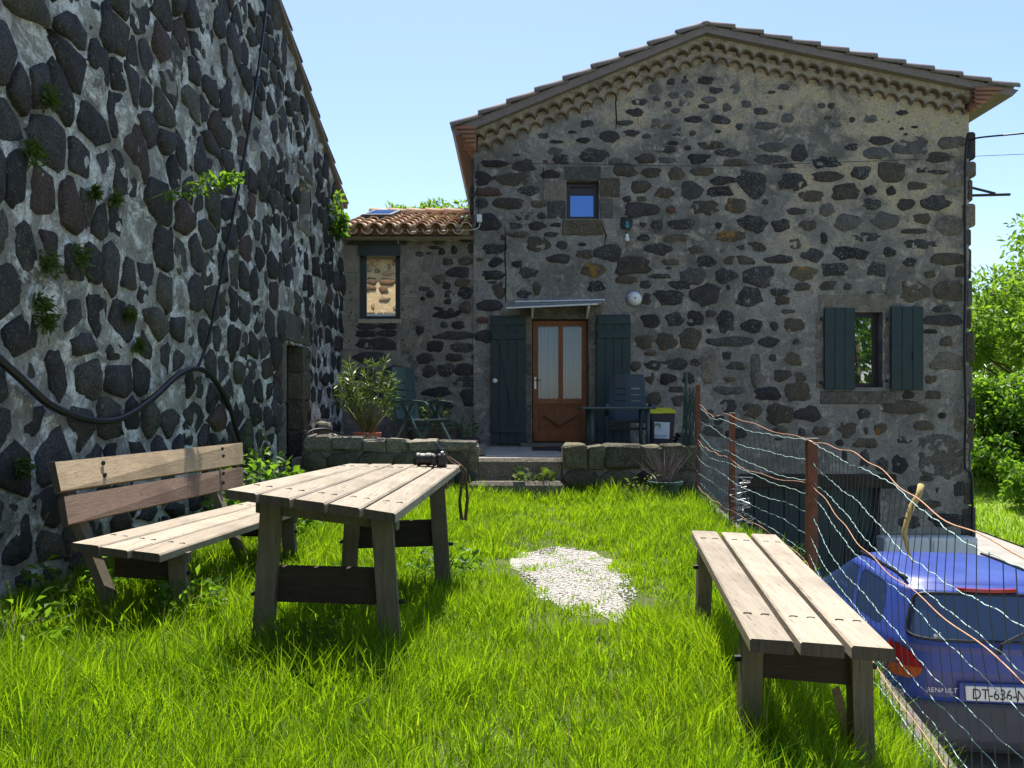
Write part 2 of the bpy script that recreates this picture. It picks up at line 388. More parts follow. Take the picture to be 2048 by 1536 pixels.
for (x, y) in edge[1:]:
    for k, (dx, dz) in enumerate(((.05,.012),(.5,.16),(1.6,.42),(4,.6),(9,.5))): bank.append((x+dx, y+.15*dx, zlow(y)+dz))
m_ = len(edge)-1
mb.add(bank, [(j*5+i, j*5+i+1, (j+1)*5+i+1, (j+1)*5+i) for j in range(m_-1) for i in range(4)])
t = NT('mown_bank'); v_ = t.coord('Object'); t.base(t.ramp(t.noise(v_, 3, 6, .7), [(.3, (.13,.22,.02)), (.7, (.24,.33,.04))])).set(1); t.bump(t.noise(v_, 30, 5), .8, .04)
struct(obj('bank', mb, t.m))
# lawn terrace
mb = MB(); yy = np.linspace(-9, 9.95, 96); K = 34
for y in yy:
    xr = fx(y)+.10
    for i in range(K): x = -3.05+(xr+3.05)*i/(K-1); mb.v.append(Vector((x, y, gz(x, y))))
mb.f = [(j*K+i, j*K+i+1, (j+1)*K+i+1, (j+1)*K+i) for j in range(len(yy)-1) for i in range(K-1)]
t = NT('lawn_soil'); v_ = t.coord('Object'); t.base(t.ramp(t.noise(v_, 5, 6, .7), [(.3, (.035,.055,.012)), (.6, (.075,.095,.025)), (.8, (.11,.085,.05))])).set(1); t.bump(t.noise(v_, 40, 5), .7, .02)
struct(obj('lawn', mb, t.m, smooth=True))
# ------------------------------------------------------------------ stones
def stone_mesh(poly, U, W, N, c, proud, emb=.03, seed=0, nose=.80):
    rg = random.Random(seed); n = len(poly); vs = []
    for (a, b) in poly: vs.append(c+U*a+W*b-N*emb)
    for (a, b) in poly: vs.append(c+U*a*.99+W*b*.99+N*proud*(.35+.3*rg.random()))
    for (a, b) in poly:
        k = nose+.1*(rg.random()-.5); vs.append(c+U*a*k+W*b*k+N*proud*(.85+.3*rg.random()))
    vs.append(c+N*proud*(1+.25*rg.random()))
    fs = [(r*n+i, r*n+(i+1)%n, (r+1)*n+(i+1)%n, (r+1)*n+i) for r in (0,1) for i in range(n)]
    fs += [(2*n+i, 2*n+(i+1)%n, 3*n) for i in range(n)]
    return vs, fs
def blob(w, h, n, rg, p=2.6, jit=.13):
    out = []; ph = rg.random()*6
    for i in range(n):
        th = 2*math.pi*(i+.35*rg.random())/n
        c, s = math.cos(th), math.sin(th)
        r = (abs(c)**p+abs(s)**p)**(-1/p)*(1+jit*(rg.random()-.5)*2+.06*math.sin(3*th+ph))
        out.append((w/2*r*c, h/2*r*s))
    return out
def place_stones(items, parent, name='stone', keep=300):
    """items: (area, verts, faces, material key); the largest become parts of their own, the rest one joined part per wall"""
    items.sort(key=lambda q: -q[0]); 
    for a, vs, fs, mk in items[:keep]: obj(name, MB().add(vs, fs), M[mk], parent, smooth=True)
    rest = items[keep:]
    if rest:
        mb = MB()
        for a, vs, fs, mk in rest: mb.add(vs, fs)
        stuff(obj('small_stones', mb, M['dark'], parent, smooth=True))
X, Y, Z = Vector((1,0,0)), Vector((0,1,0)), Vector((0,0,1))
def rough(p, amp=1.0):                        # uneven mortar that laps over the edges of the stones
    return p-Y*amp*(.007+.014*mnoise.noise(Vector((p.x*5, p.z*5, 2)))+.014*mnoise.noise(Vector((p.x*13, p.z*13, 7))))
def holes_grid(rect, holes, d, fine=0):               # facade rectangle with openings, pixel coordinates, at distance d
    x0, y0, x1, y1 = rect
    gx = sorted({x0, x1, *[h[0] for h in holes], *[h[2] for h in holes]}); gy = sorted({y0, y1, *[h[1] for h in holes], *[h[3] for h in holes]})
    gx = [g for g in gx if x0 <= g <= x1]; gy = [g for g in gy if y0 <= g <= y1]
    if fine:
        dens = lambda g: [a+(b-a)*k/max(1, round((b-a)/fine)) for a, b in zip(g, g[1:]) for k in range(max(1, round((b-a)/fine)))]+[g[-1]]
        gx, gy = dens(gx), dens(gy)
    mb = MB(); ix = {}
    for j, b in enumerate(gy):
        for i, a in enumerate(gx): ix[i,j] = len(mb.v); mb.v.append(rough(P(a, b, d)) if fine else P(a, b, d))
    for j in range(len(gy)-1):
        for i in range(len(gx)-1):
            cx, cy = (gx[i]+gx[i+1])/2, (gy[j]+gy[j+1])/2
            if not any(h[0] < cx < h[2] and h[1] < cy < h[3] for h in holes): mb.f.append((ix[i,j+1], ix[i+1,j+1], ix[i+1,j], ix[i,j]))
    return mb
def reveal(mb, h, d, depth):                  # the four sides of an opening
    a = [P(h[0],h[3],d), P(h[2],h[3],d), P(h[2],h[1],d), P(h[0],h[1],d)]; b = [p+Y*depth for p in a]
    for i in range(4): mb.add([a[i], a[(i+1)%4], b[(i+1)%4], b[i]], [(0,1,2,3)])
# ------------------------------------------------------------------ main house
D = 12.5
h_root = thing('stone_house', 'two-storey dark rubble stone house with gable, scalloped tile cornice and wooden door', 'house', (3.3, D, zlow(D)))
UPW, DOOR, RWIN, GAR = (1133,360,1198,438), (1064,637,1177,886), (1708,624,1765,775), (1480,948,1760,1240)
HOLES = [UPW, DOOR, RWIN, GAR]
mb = holes_grid((947,300,1937,1240), HOLES, D, 5.0)
gxs = np.linspace(947, 1937, 220); gtop = np.interp(gxs, [947,1405,1937], [292,102,222]); q_ = []; gn = 40
for a, b in zip(gxs, gtop): q_ += [rough(P(a, 300+(b-300)*k/gn, D)) for k in range(gn+1)]
mb.add(q_, [(i*(gn+1)+k, (i+1)*(gn+1)+k, (i+1)*(gn+1)+k+1, i*(gn+1)+k+1) for i in range(219) for k in range(gn)])
for h in HOLES: reveal(mb, h, D, .32)
zt = P(947,292,D).z; zr = P(1405,102,D).z; ze = P(1937,222,D).z; zb = P(0,1240,D).z
x0, x1, xm = P(947,0,D).x, P(1937,0,D).x, P(1405,0,D).x; B = 8.0
mb.add([(x0,D,zb),(x0,D,zt),(x0,D+B,zt),(x0,D+B,zb)], [(0,1,2,3)]); mb.add([(x1,D,zb),(x1,D,ze),(x1,D+B,ze),(x1,D+B,zb)], [(3,2,1,0)])
mb.add([(x0,D+B,zb),(x1,D+B,zb),(x1,D+B,ze),(xm,D+B,zr),(x0,D+B,zt)], [(0,1,2,3,4)])
obj('wall', mb, M['mortar'], h_root)
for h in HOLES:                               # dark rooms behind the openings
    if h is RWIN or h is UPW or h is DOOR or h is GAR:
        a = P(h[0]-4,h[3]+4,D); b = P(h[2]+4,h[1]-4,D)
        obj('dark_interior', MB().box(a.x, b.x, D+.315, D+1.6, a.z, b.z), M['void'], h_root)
# stones read off the photograph: tile origin, scale, then x0 y0 x1 y1 tone
TILES = [
(920,100,5.12,"1240 720 1370 815 d,1110 825 1190 860 d,805 840 920 915 g,915 925 1060 960 d,1185 900 1330 955 d,1425 820 1640 955 d,1590 722 1765 770 d,905 1005 1040 1070 g,950 1075 1150 1170 s,1225 1010 1530 1145 d,1515 1105 1665 1170 g,210 1130 480 1200 d,535 1130 770 1255 d,815 1225 1010 1320 d,145 1240 315 1385 d,365 1265 700 1380 b,145 1410 420 1505 r,585 1400 815 1490 d,540 1065 620 1085 d,660 1030 695 1060 r,850 1125 900 1155 r,1560 1160 1810 1295 b,1665 820 1830 885 d,1705 605 1870 680 d,1755 500 1910 570 d"),
(800,380,5.12,"970 85 1270 200 b,770 85 900 190 d,775 240 1030 420 d,1170 220 1370 310 b,1340 110 1500 185 b,1400 235 1500 300 d,1110 335 1245 415 d,1310 330 1490 410 d,1540 335 1650 380 d,1110 425 1315 490 b,1475 430 1615 485 d,1030 455 1085 515 d,845 545 1083 655 d,1290 480 1530 630 b,1595 525 1720 605 d,1815 530 1905 580 d,920 690 1083 800 d,780 690 860 730 b,1145 725 1250 795 d,1510 655 1745 755 d,1800 615 1970 710 b,840 825 1083 920 d,1225 795 1410 900 d,890 935 990 960 d,1840 755 2100 885 o,950 950 1083 1100 b,1190 1030 1335 1105 d,1360 940 1440 1075 b,1920 935 2100 1040 d,770 1125 1070 1245 d,780 1300 900 1365 r,770 1440 950 1560 d"),
(1180,380,5.12,"330 65 425 125 d,485 65 575 120 b,365 130 695 280 d,785 165 880 240 r,1030 110 1310 255 b,1385 80 1605 240 o,1760 95 1825 150 d,300 275 445 410 d,510 330 575 375 d,615 300 740 425 s,805 295 1070 395 d,1275 330 1355 400 d,1525 270 1800 430 s,1865 300 2040 425 s,480 460 615 525 d,740 450 1005 540 b,1270 420 1585 530 o,50 555 325 725 d,570 550 845 675 s,1015 570 1165 650 b,1325 605 1395 655 g,1515 535 1795 630 b,260 690 600 870 b,740 710 920 770 b,1070 680 1300 795 s,1355 680 1720 765 b,1785 670 2048 760 d,1580 780 1870 980 s,1280 805 1515 945 s,930 800 1180 965 g,615 860 830 910 d,270 880 480 960 b,505 930 620 1010 d,795 925 1050 1020 s,665 1020 970 1170 d,1030 965 1340 1185 d,1395 965 1435 1025 d,1500 1000 1765 1190 d,1850 1005 2025 1080 s,1900 1085 2048 1180 b,530 1060 625 1175 b,515 1265 715 1410 d,765 1250 950 1405 s,990 1235 1155 1390 d,1180 1225 1290 1305 d,1290 1245 1490 1450 s,1550 1325 1755 1460 d,1840 1350 1925 1445 d,1195 1420 1245 1470 d,770 785 835 815 d"),
(1560,380,5.12,"190 0 450 120 b,855 95 1030 205 s,1205 90 1370 205 b,1455 60 1725 215 s,410 140 555 265 g,45 185 265 255 d,555 240 825 410 g,935 230 1205 395 g,1370 240 1540 345 b,200 315 370 420 b,410 440 490 550 d,740 440 1010 525 s,1235 395 1495 455 b,1605 265 1880 470 l,35 500 210 605 b,1265 510 1600 610 s,540 580 885 720 s,235 610 435 735 s,1060 595 1180 685 s,1550 650 1880 765 b,1245 695 1390 785 s,110 780 370 930 o,420 750 680 885 s,890 740 1090 895 s,1470 835 1590 905 b,1790 780 1890 890 b,145 955 310 1035 b,390 940 615 1030 b,655 955 730 1025 b,1070 905 1225 1100 g,1235 925 1520 1140 b,1590 930 1880 1130 b,1550 1185 1745 1250 d,1470 1280 1880 1390 d,1465 1425 1615 1475 d,40 1320 245 1460 b,0 1225 155 1265 b,880 1035 960 1065 d,0 670 125 750 s"),
(1260,100,5.12,"190 360 320 455 g,370 295 460 360 d,520 270 610 345 d,690 265 860 355 d,800 380 945 450 d,1015 370 1130 455 g,395 425 505 505 g,555 420 655 490 g,230 480 310 525 g,730 480 890 540 g,350 525 425 585 g,495 520 610 590 g,660 555 815 600 d,945 550 1035 630 g,1140 520 1240 590 g,1410 420 1490 450 g,1510 350 1630 410 g,1265 595 1410 660 g,1520 565 1570 615 g,410 600 510 650 g,555 680 730 745 d,830 675 1020 760 s,1545 655 1675 750 g,1285 740 1510 815 g,1070 755 1165 815 s,230 700 305 750 g,210 760 435 810 b,460 790 575 830 g,120 860 215 915 g,435 855 510 885 d,600 820 670 880 o,690 935 970 1020 b,380 935 500 975 d,245 985 475 1055 d,555 980 630 1025 d,1325 955 1595 1045 g,1645 960 1820 1140 d,870 1015 1145 1095 d,585 1060 810 1165 s,285 1095 465 1165 g,55 1070 250 1160 b,965 1120 1195 1195 b,1270 1075 1600 1165 g,1460 1170 1680 1215 s,1870 1095 2150 1210 s,125 1205 320 1305 b,400 1205 550 1330 b,615 1200 850 1285 b,815 1290 1070 1380 s,1105 1225 1400 1500 s,1540 1265 1800 1440 s,800 1395 1050 1510 s,525 1350 735 1525 d,255 1415 445 1520 o,0 1340 205 1465 b,870 820 930 850 d,1920 545 1995 600 g"),
(1560,180,5.12,"390 140 460 195 g,485 135 560 190 d,860 250 995 340 g,700 275 770 335 b,1185 210 1315 260 d,1095 315 1145 350 d,525 335 625 385 g,450 270 525 300 g,1260 440 1310 465 d,905 480 1165 560 d,1170 485 1525 670 g,1625 475 1880 600 l,630 545 795 615 d,850 585 1120 710 g,1500 635 1745 745 b,725 775 930 915 s,1000 745 1290 930 b,1385 795 1550 850 s,1550 820 1720 865 s,330 835 625 935 b,1675 880 1880 1000 l,860 985 990 1080 s,1090 990 1180 1080 s,1295 940 1500 1025 b,530 960 800 1130 b,1220 385 1265 410 d,1340 370 1410 395 d"),
(1250,600,5.12,"110 350 285 495 b,315 335 525 510 o,550 295 780 490 b,845 375 1310 475 g,1365 375 1585 475 d,1710 395 1795 460 d,205 515 320 570 b,785 515 935 870 l,985 525 1090 605 d,205 620 420 715 b,430 600 630 720 d,665 600 770 675 d,1040 640 1225 715 b,1475 560 1550 630 d,1625 530 1805 680 b,1515 710 1690 835 b,1730 740 1855 840 b,350 755 520 860 d,1010 785 1130 845 b,1270 540 1390 875 l,590 745 710 860 d,1335 890 1585 1030 d,1630 855 1915 1040 b,910 885 1210 970 g,440 880 600 950 b,480 970 600 1090 b,215 945 370 1070 b,945 1030 1150 1160 d,1215 1060 1390 1215 b,1435 1060 1710 1275 b,1735 1095 2010 1245 d,1515 1290 1670 1370 b,1765 1310 1845 1395 d,1920 1305 2048 1385 d,1535 1405 1620 1440 d,200 740 300 860 b,60 620 160 730 b,700 1120 900 1260 b,900 1180 1010 1280 d,800 1300 1000 1400 b,1040 1310 1250 1420 d"),
(1560,600,3.84,"590 840 690 910 d,450 935 585 1050 b,640 970 680 1035 o,720 950 820 1030 o,250 970 385 1040 b,890 1045 1020 1100 d,420 1075 490 1120 d,570 1065 745 1135 b,1020 925 1180 1000 b,1210 865 1275 910 d,770 780 1115 875 b,940 700 1030 760 d,1110 695 1225 765 b,1145 410 1420 540 l,1225 280 1325 355 b,1110 580 1200 640 b,1325 800 1420 1020 l,1040 1045 1420 1350 l,470 1150 515 1250 d,610 1150 685 1300 d,735 1205 835 1330 d,855 1195 980 1330 d,1070 1355 1180 1390 b,1330 1390 1420 1510 d,980 1420 1050 1480 d,1190 1440 1225 1485 d,1000 1540 1250 1600 b,1150 1640 1400 1740 d,900 1660 1080 1750 b"),
]
LEFTS = [(600,560,5.12,"1300 620 1480 740 d,1530 640 1780 740 d,1870 650 1960 740 d,1490 750 1670 835 d,1760 745 1950 835 d,1190 740 1370 860 d,1400 860 1580 980 d,1590 860 1790 980 d,1870 860 1950 960 d,1570 990 1950 1100 d,1250 880 1400 1000 d,1640 1110 1950 1300 d,1250 1100 1560 1200 d,1300 1220 1560 1330 d,570 445 790 505 d,805 445 1000 500 d,565 515 775 590 d,790 515 1000 580 d,570 600 1000 725 d,560 740 900 860 d,540 900 800 1050 d,830 880 1180 1040 d,560 1080 1100 1250 d"),
(800,380,5.12,"580 475 750 535 d,330 500 465 560 g,295 575 415 610 d,395 600 465 665 d,525 570 590 655 d,695 545 745 655 d,160 630 245 680 g,270 640 330 660 r,425 700 540 775 d,595 690 745 770 b,470 785 715 900 d,350 860 475 965 b,560 905 710 995 b,435 945 525 1015 d,165 985 300 1040 d,270 1030 355 1110 d,590 1000 745 1110 d,455 1030 560 1100 b,210 1090 260 1130 d,330 1195 600 1320 d,450 1115 530 1170 d,610 1140 730 1270 b,525 1345 660 1425 d,410 1350 490 1415 d,165 1385 245 1485 d,335 1450 745 1536 d")]
def read_tiles(tiles, d, proud=(.010,.026)):
    items = []; k = 0
    for (ox, oy, sc, txt) in tiles:
        for e in txt.split(','):
            a, b, c, e2, tn = e.split(); a, b, c, e2 = [float(q) for q in (a, b, c, e2)]; k += 1
            w, h = (c-a)/sc/F*d, (e2-b)/sc/F*d; rg = random.Random(k*7+3)
            n = 10 if w < .16 else 14
            pl = blob(w*1.04, h*1.06, n, rg, 2.9 if tn in 'lb' else 2.4, .17 if tn != 's' else .22)
            ce = P(ox+(a+c)/2/sc, oy+(b+e2)/2/sc, d)
            vs, fs = stone_mesh(pl, X, Z, -Y, ce, rg.uniform(*proud), .02, k, .86)
            mk = TONE[tn]
            if tn == 'd' and rg.random() < .3: mk = 'speck'
            items.append((w*h, vs, fs, mk))
    return items
place_stones(read_tiles(TILES, D), h_root)
def block(name, x0, y0, x1, y1, mk, parent, d=D, proud=.02, emb=.1, b=.012, jit=2.0, seed=0):   # dressed stone in pixels
    rg = random.Random(seed+int(x0*3+y0)); j = lambda: rg.uniform(-jit, jit)
    mbk = MB(); p, q = P(x0,y1,d), P(x1,y0,d); mbk.bevbox(p.x, q.x, d-proud, d+emb, p.z, q.z, b)
    for v in mbk.v: v.x += rg.uniform(-.006,.006); v.z += rg.uniform(-.006,.006)
    return obj(name, mbk, M[mk], parent)
# dressed stones round the openings
for q in ((1128,333,1202,360),): block('lintel', *q, 'grey', h_root)
block('jamb_stone', 1086,366,1132,402,'light',h_root); block('jamb_stone',1094,403,1132,438,'grey',h_root)
block('jamb_stone',1199,356,1240,395,'brown',h_root); block('jamb_stone',1199,396,1226,438,'grey',h_root)
block('sill',1124,440,1206,470,'orange',h_root,proud=.03)
block('lintel',1040,612,1203,636,'light',h_root,proud=.025)
for (a, b) in ((637,690),(691,752),(753,812),(813,886)):
    block('jamb_stone',1050,a,1063,b-1,'light',h_root); block('jamb_stone',1178,a,1193,b-1,'light',h_root)
block('lintel',1636,588,1792,622,'light',h_root,proud=.012); block('sill',1640,782,1790,808,'light',h_root,proud=.03)
for (a, b) in ((624,700),(701,778)):
    block('jamb_stone',1630,a,1706,b,'light',h_root,proud=.010); block('jamb_stone',1767,a,1780,b,'light',h_root,proud=.010)
block('door_step',1040,886,1200,897,'light',h_root,proud=.22)
block('beam',1478,948,1792,976,'board',h_root,proud=.03)
# quoins at the right-hand corner
rg = random.Random(5); y = 262
while y < 1180:
    hgt = rg.uniform(34, 74); p = P(1933+rg.uniform(-14,2), y+hgt-2, D); q = P(1940+rg.uniform(2,13), y+2, D)
    mbk = MB().bevbox(p.x, q.x, D-.014-rg.random()*.02, D+rg.uniform(.25,.5), p.z, q.z, .03)
    obj('quoin', mbk, M[rg.choice(['light','brown','brown','grey','dark'])], h_root, smooth=False); y += hgt
rg = random.Random(9); y = 315
while y < 455:
    hgt = rg.uniform(22, 38); p = P(944-rg.uniform(0,5), y+hgt-2, D); q = P(950, y+2, D)
    obj('quoin', MB().bevbox(p.x, q.x, D-.015, D+.4, p.z, q.z, .02), M[rg.choice(['dark','red','dark'])], h_root); y += hgt
for cr in (((1238,165),(1234,185),(1231,205),(1232,225),(1233,243),(1231,262)), ((1010,452),(1011,480),(1010,520),(1012,548),(1011,590),(1012,606)), ((1205,440),(1207,458),(1212,472),(1209,490)), ((1086,332),(1088,350),(1087,362))):
    obj('crack', MB().tube([P(a, b, D)-Y*.016 for a, b in cr], [.010 if 0 < k < len(cr)-1 else .003 for k in range(len(cr))], 5), M['void'], h_root)
# cornice and roof
A_, B_, C_ = (905,268), (1405,64), (2018,192)
def verge(x): return A_[1]+(x-A_[0])*(B_[1]-A_[1])/(B_[0]-A_[0]) if x < B_[0] else B_[1]+(x-B_[0])*(C_[1]-B_[1])/(C_[0]-B_[0])
PIT = 25.0
def arc_tile(x, off, prot, rg):
    sl = (-math.atan2(verge(x+5)-verge(x-5), 10))*.7; c = P(x, verge(x)+off, D); ro, ri = .104*rg.uniform(.94,1.04), .083
    n = 9; pr = []
    for k in range(n+1): th = math.pi*k/n; pr.append((ro*math.cos(th), ro*math.sin(th)-ro))
    for k in range(n, -1, -1): th = math.pi*k/n; pr.append((ri*math.cos(th), ri*math.sin(th)-ro))
    rot = Matrix.Rotation(-sl, 3, 'Y'); pts = [c+rot @ Vector((a, 0, b)) for a, b in pr]
    y0 = D-prot-rg.uniform(0,.02)
    mbk = MB(); fr = [Vector((p.x, y0, p.z)) for p in pts]; N = len(fr)
    bk = [Vector((p.x, D+.05, p.z)) for p in pts]
    fs = []
    for k in range(n): fs += [(k, k+1, N-2-k, N-1-k)]
    for k in range(N): fs.append((k, (k+1)%N, N+(k+1)%N, N+k))
    return mbk.add(fr+bk, fs), [Vector((p.x, 0, p.z)) for p in pts[:n+1]]
rows = []
for j, (off, prot, x_) in enumerate(((46, .07, 966.0), (25, .145, 954.0))):
    rg = random.Random(20+j); crest = []
    while x_ < 1936+8*j:
        if abs(x_-1405) > 6 or True:
            mbk, ar = arc_tile(x_, off, prot, rg); obj('cornice_tile', mbk, M['tiled'], h_root, smooth=False); crest.append(ar)
        x_ += PIT*rg.uniform(.95,1.05)*(1.0 if x_ < 1405 else 1.06)
    rows.append(crest)
def band(crest, y0, y1, top_off, over=0):
    pts = []
    for ar in crest: pts += [Vector((p.x, 0, p.z)) for p in sorted(ar, key=lambda q: q.x)]
    xs_ = [p.x for p in pts]; lo = pts[0]; hi = pts[-1]
    pts.sort(key=lambda p: p.x)
    mbk = MB(); ns = len(pts)
    top = []
    for p in pts:
        px = 1024+p.x/D*F; top.append(Vector((p.x, 0, P(px, verge(px)+top_off, D).z)))
    vs = [Vector((p.x, y0, min(p.z, t_.z-.004))) for p, t_ in zip(pts, top)]+[Vector((t_.x, y0, t_.z)) for t_ in top]
    vs += [Vector((p.x, y1, p.z)) for p in vs[:2*ns]]
    fs = []
    for k in range(ns-1): fs += [(k, k+1, ns+k+1, ns+k), (k, k+1, 2*ns+k+1, 2*ns+k), (ns+k, ns+k+1, 3*ns+k+1, 3*ns+k)]
    return mbk.add(vs, fs)
obj('cornice_mortar', band(rows[0], D-.05, D+.02, 30), M['cornice'], h_root, fixn=False)
obj('cornice_mortar', band(rows[1], D-.125, D+.02, 8), M['cornice'], h_root, fixn=False)
mb = MB(); DR = D-.24                                                   # roof slab with its overhang
up = [P(*A_, D), P(*B_, D), P(*C_, D)]; lo = [P(A_[0]+8,A_[1]+14,D), P(B_[0],B_[1]+15,D), P(C_[0]-12,C_[1]+12,D)]
for i in (0,1):
    q = [lo[i], lo[i+1], up[i+1], up[i]]
    mb.hexa([Vector((p.x, DR, p.z)) for p in q]+[Vector((p.x, D+B+.3, p.z)) for p in q])
obj('roof', mb, M['tileg'], h_root)
def half_tile(a, b, r0, r1, nrm, th=.018, n=8, start=0, span=math.pi):   # barrel tile from a to b, crown along nrm
    a, b = Vector(a), Vector(b); t_ = (b-a).normalized(); nrm = (nrm-t_*nrm.dot(t_)).normalized(); s_ = t_.cross(nrm)
    vs = []
    for (c, r) in ((a, r0), (b, r1)):
        for rr in (r, r-th):
            for k in range(n+1):
                an = start+span*k/n; vs.append(c+s_*math.cos(an)*rr+nrm*math.sin(an)*rr)
    m = n+1; fs = []
    for k in range(n):
        fs += [(k, k+1, 2*m+k+1, 2*m+k), (m+k, m+k+1, 3*m+k+1, 3*m+k), (k, k+1, m+k+1, m+k), (2*m+k, 2*m+k+1, 3*m+k+1, 3*m+k)]
    fs += [(0, m, 3*m, 2*m), (n, m+n, 3*m+n, 2*m+n)]
    return MB().add(vs, fs)
rg = random.Random(31)
for (q0, q1, cnt) in ((A_, B_, 9), (C_, B_, 11)):
    for k in range(cnt):
        for off, mk in ((.06,'tileg'),(.26,'tileg')):
            a = P(q0[0]+(q1[0]-q0[0])*k/cnt, q0[1]+(q1[1]-q0[1])*k/cnt, D); b = P(q0[0]+(q1[0]-q0[0])*(k+1.12)/cnt, q0[1]+(q1[1]-q0[1])*(k+1.12)/cnt, D)
            a.y = b.y = DR+off; a.z += .018+rg.uniform(0,.012); b.z -= .012
            obj('verge_tile', half_tile(a, b, .105, .085, Z), M[mk], h_root, smooth=True)
a, b = P(*B_, D), P(*B_, D); a.y = DR-.02; b.y = DR+.45; a.z -= .07; b.z -= .07
obj('ridge_tile', half_tile(a, b, .12, .11, Z), M['tileg'], h_root, smooth=True)
# eave tiles stepping out under both ends of the cornice
for (sx, pxe, yb, mk) in ((-1, 947, 300, 'tiler'), (1, 1937, 224, 'tiler')):
    for k in range(5):
        prot = .05+.055*k*(1.0 if sx < 0 else 1.5); zc = P(0, yb-8.5*k, D).z
        for yk in range(3):
            c = Vector((P(pxe,0,D).x, D-.28+.0+yk*.2+.1, zc-.03)); e = c+X*sx*prot
            obj('eave_tile', half_tile(c-X*sx*.05, e, .095, .095, Z), M[mk], h_root, smooth=True)
# ------------------------------------------------------------------ windows and doors of the house
def frame_px(name, h, w, d, dep, mk, parent):            # four bars inside a pixel rectangle
    a, b = P(h[0],h[3],D), P(h[2],h[1],D); root = None
    mbk = MB()
    for r in ((a.x,a.x+w,a.z,b.z),(b.x-w,b.x,a.z,b.z),(a.x+w,b.x-w,a.z,a.z+w),(a.x+w,b.x-w,b.z-w,b.z)): mbk.box(r[0],r[1],d,d+dep,r[2],r[3])
    return obj(name, mbk, M[mk], parent)
def sheet(x0, y0, x1, y1, d, th=.008): a, b = P(x0,y1,D), P(x1,y0,D); return MB().box(a.x,b.x,d,d+th,a.z,b.z)
w = frame_px('window', (1133,361,1198,438), .07, D+.14, .07, 'frame', h_root)
obj('pane', sheet(1141,383,1190,430,D+.165), M['glass_sky'], w)
obj('rail', sheet(1141,372,1190,385,D+.13,.05), M['frame'], w)
w = frame_px('window', (1708,624,1765,775), .075, D+.16, .07, 'frame', h_root)
obj('pane', sheet(1717,633,1756,766,D+.19), M['glass_win'], w)
def shutter(x0, y0, x1, y1, dy, tilt, planks, parent, braced=False, hw=1):
    a, b = P(x0,y1,D), P(x1,y0,D); mbk = MB(); n = planks; W = (b.x-a.x)/n
    s_ = obj('shutter', MB().box(a.x,b.x,D-.052,D-.030,a.z,b.z), M['shutter'], parent)
    for k in range(n): obj('plank', MB().bevbox(a.x+W*k+.002, a.x+W*(k+1)-.002, D-.064, D-.050, a.z+.002, b.z-.002, .004), M['shutter'], s_)
    if braced:
        for (u0, u1) in ((.02,.075),(.13,.185),(.86,.91)):
            zz0, zz1 = b.z-(b.z-a.z)*u1, b.z-(b.z-a.z)*u0
            obj('batten', MB().bevbox(a.x+.02, b.x-.005, D-.088, D-.060, zz0, zz1, .004), M['shutter'], s_)
    return s_
s_ = shutter(982,632,1050,888,0,0,4,h_root,True)
a, b = P(992,650,D), P(1040,850,D)
obj('brace', MB().hexa([Vector(q) for q in ((a.x,D-.085,a.z),(a.x+.09,D-.085,a.z),(b.x,D-.085,b.z),(b.x-.09,D-.085,b.z),(a.x,D-.062,a.z),(a.x+.09,D-.062,a.z),(b.x,D-.062,b.z),(b.x-.09,D-.062,b.z))]), M['shutter'], s_)
c = P(990,762,D); obj('door_knob', MB().lathe(Vector((c.x,D-.05,c.z)), [(.012,0),(.014,.05),(.034,.06),(.038,.08),(.02,.095)], 12, Matrix.Rotation(R(90),3,'X')), M['white'], s_, smooth=True)
obj('latch', MB().box(c.x,c.x+.07,D-.10,D-.065,c.z-.02,c.z+.015), M['rust'], s_)
shutter(1192,630,1260,884,0,0,4,h_root,True)
shutter(1646,617,1707,780,0,0,3,h_root); shutter(1779,614,1843,780,0,0,3,h_root)
for (px, py) in ((1643,638),(1643,765),(1775,638),(1775,762)):
    c = P(px,py,D); obj('hinge', MB().bevbox(c.x-.03,c.x+.03,D-.05,D-.005,c.z-.025,c.z+.025,.006), M['iron'], h_root)
c = P(1822,712,D); obj('shutter_catch', MB().box(c.x-.008,c.x+.008,D-.085,D-.064,c.z-.06,c.z+.06), M['iron'], h_root)
# front door
dr = frame_px('door', (1066,640,1176,884), .085, D+.12, .06, 'door', h_root)
obj('door_rail', sheet(1076,797,1166,808,D+.112,.06), M['door'], dr); obj('mullion', sheet(1118,650,1127,797,D+.11,.06), M['door'], dr)
obj('bottom_rail', sheet(1070,862,1172,882,D+.10,.06), M['door'], dr)
obj('lower_panel', sheet(1076,806,1166,866,D+.135,.03), M['door'], dr)
a, b = P(1086,850,D), P(1156,818,D); cx, cz = (a.x+b.x)/2, (a.z+b.z)/2
obj('carved_lozenge', MB().prism([(a.x,D+.118,cz),(cx,D+.112,a.z-.06),(b.x,D+.118,cz),(cx,D+.112,b.z+.06)], (0,.03,0)), M['door'], dr)
for sg in (-1,1): obj('carved_groove', MB().tube([(cx+sg*.27, D+.112, cz+.02), (cx, D+.108, cz-.15)], .008, 5), M['board'], dr)
frame_px('panel_moulding', (1080,810,1162,862), .025, D+.118, .03, 'door', dr)
for (u0, u1) in ((1076,1118),(1127,1166)): obj('pane', sheet(u0,650,u1,797,D+.145,.005), M['glass_door'], dr)
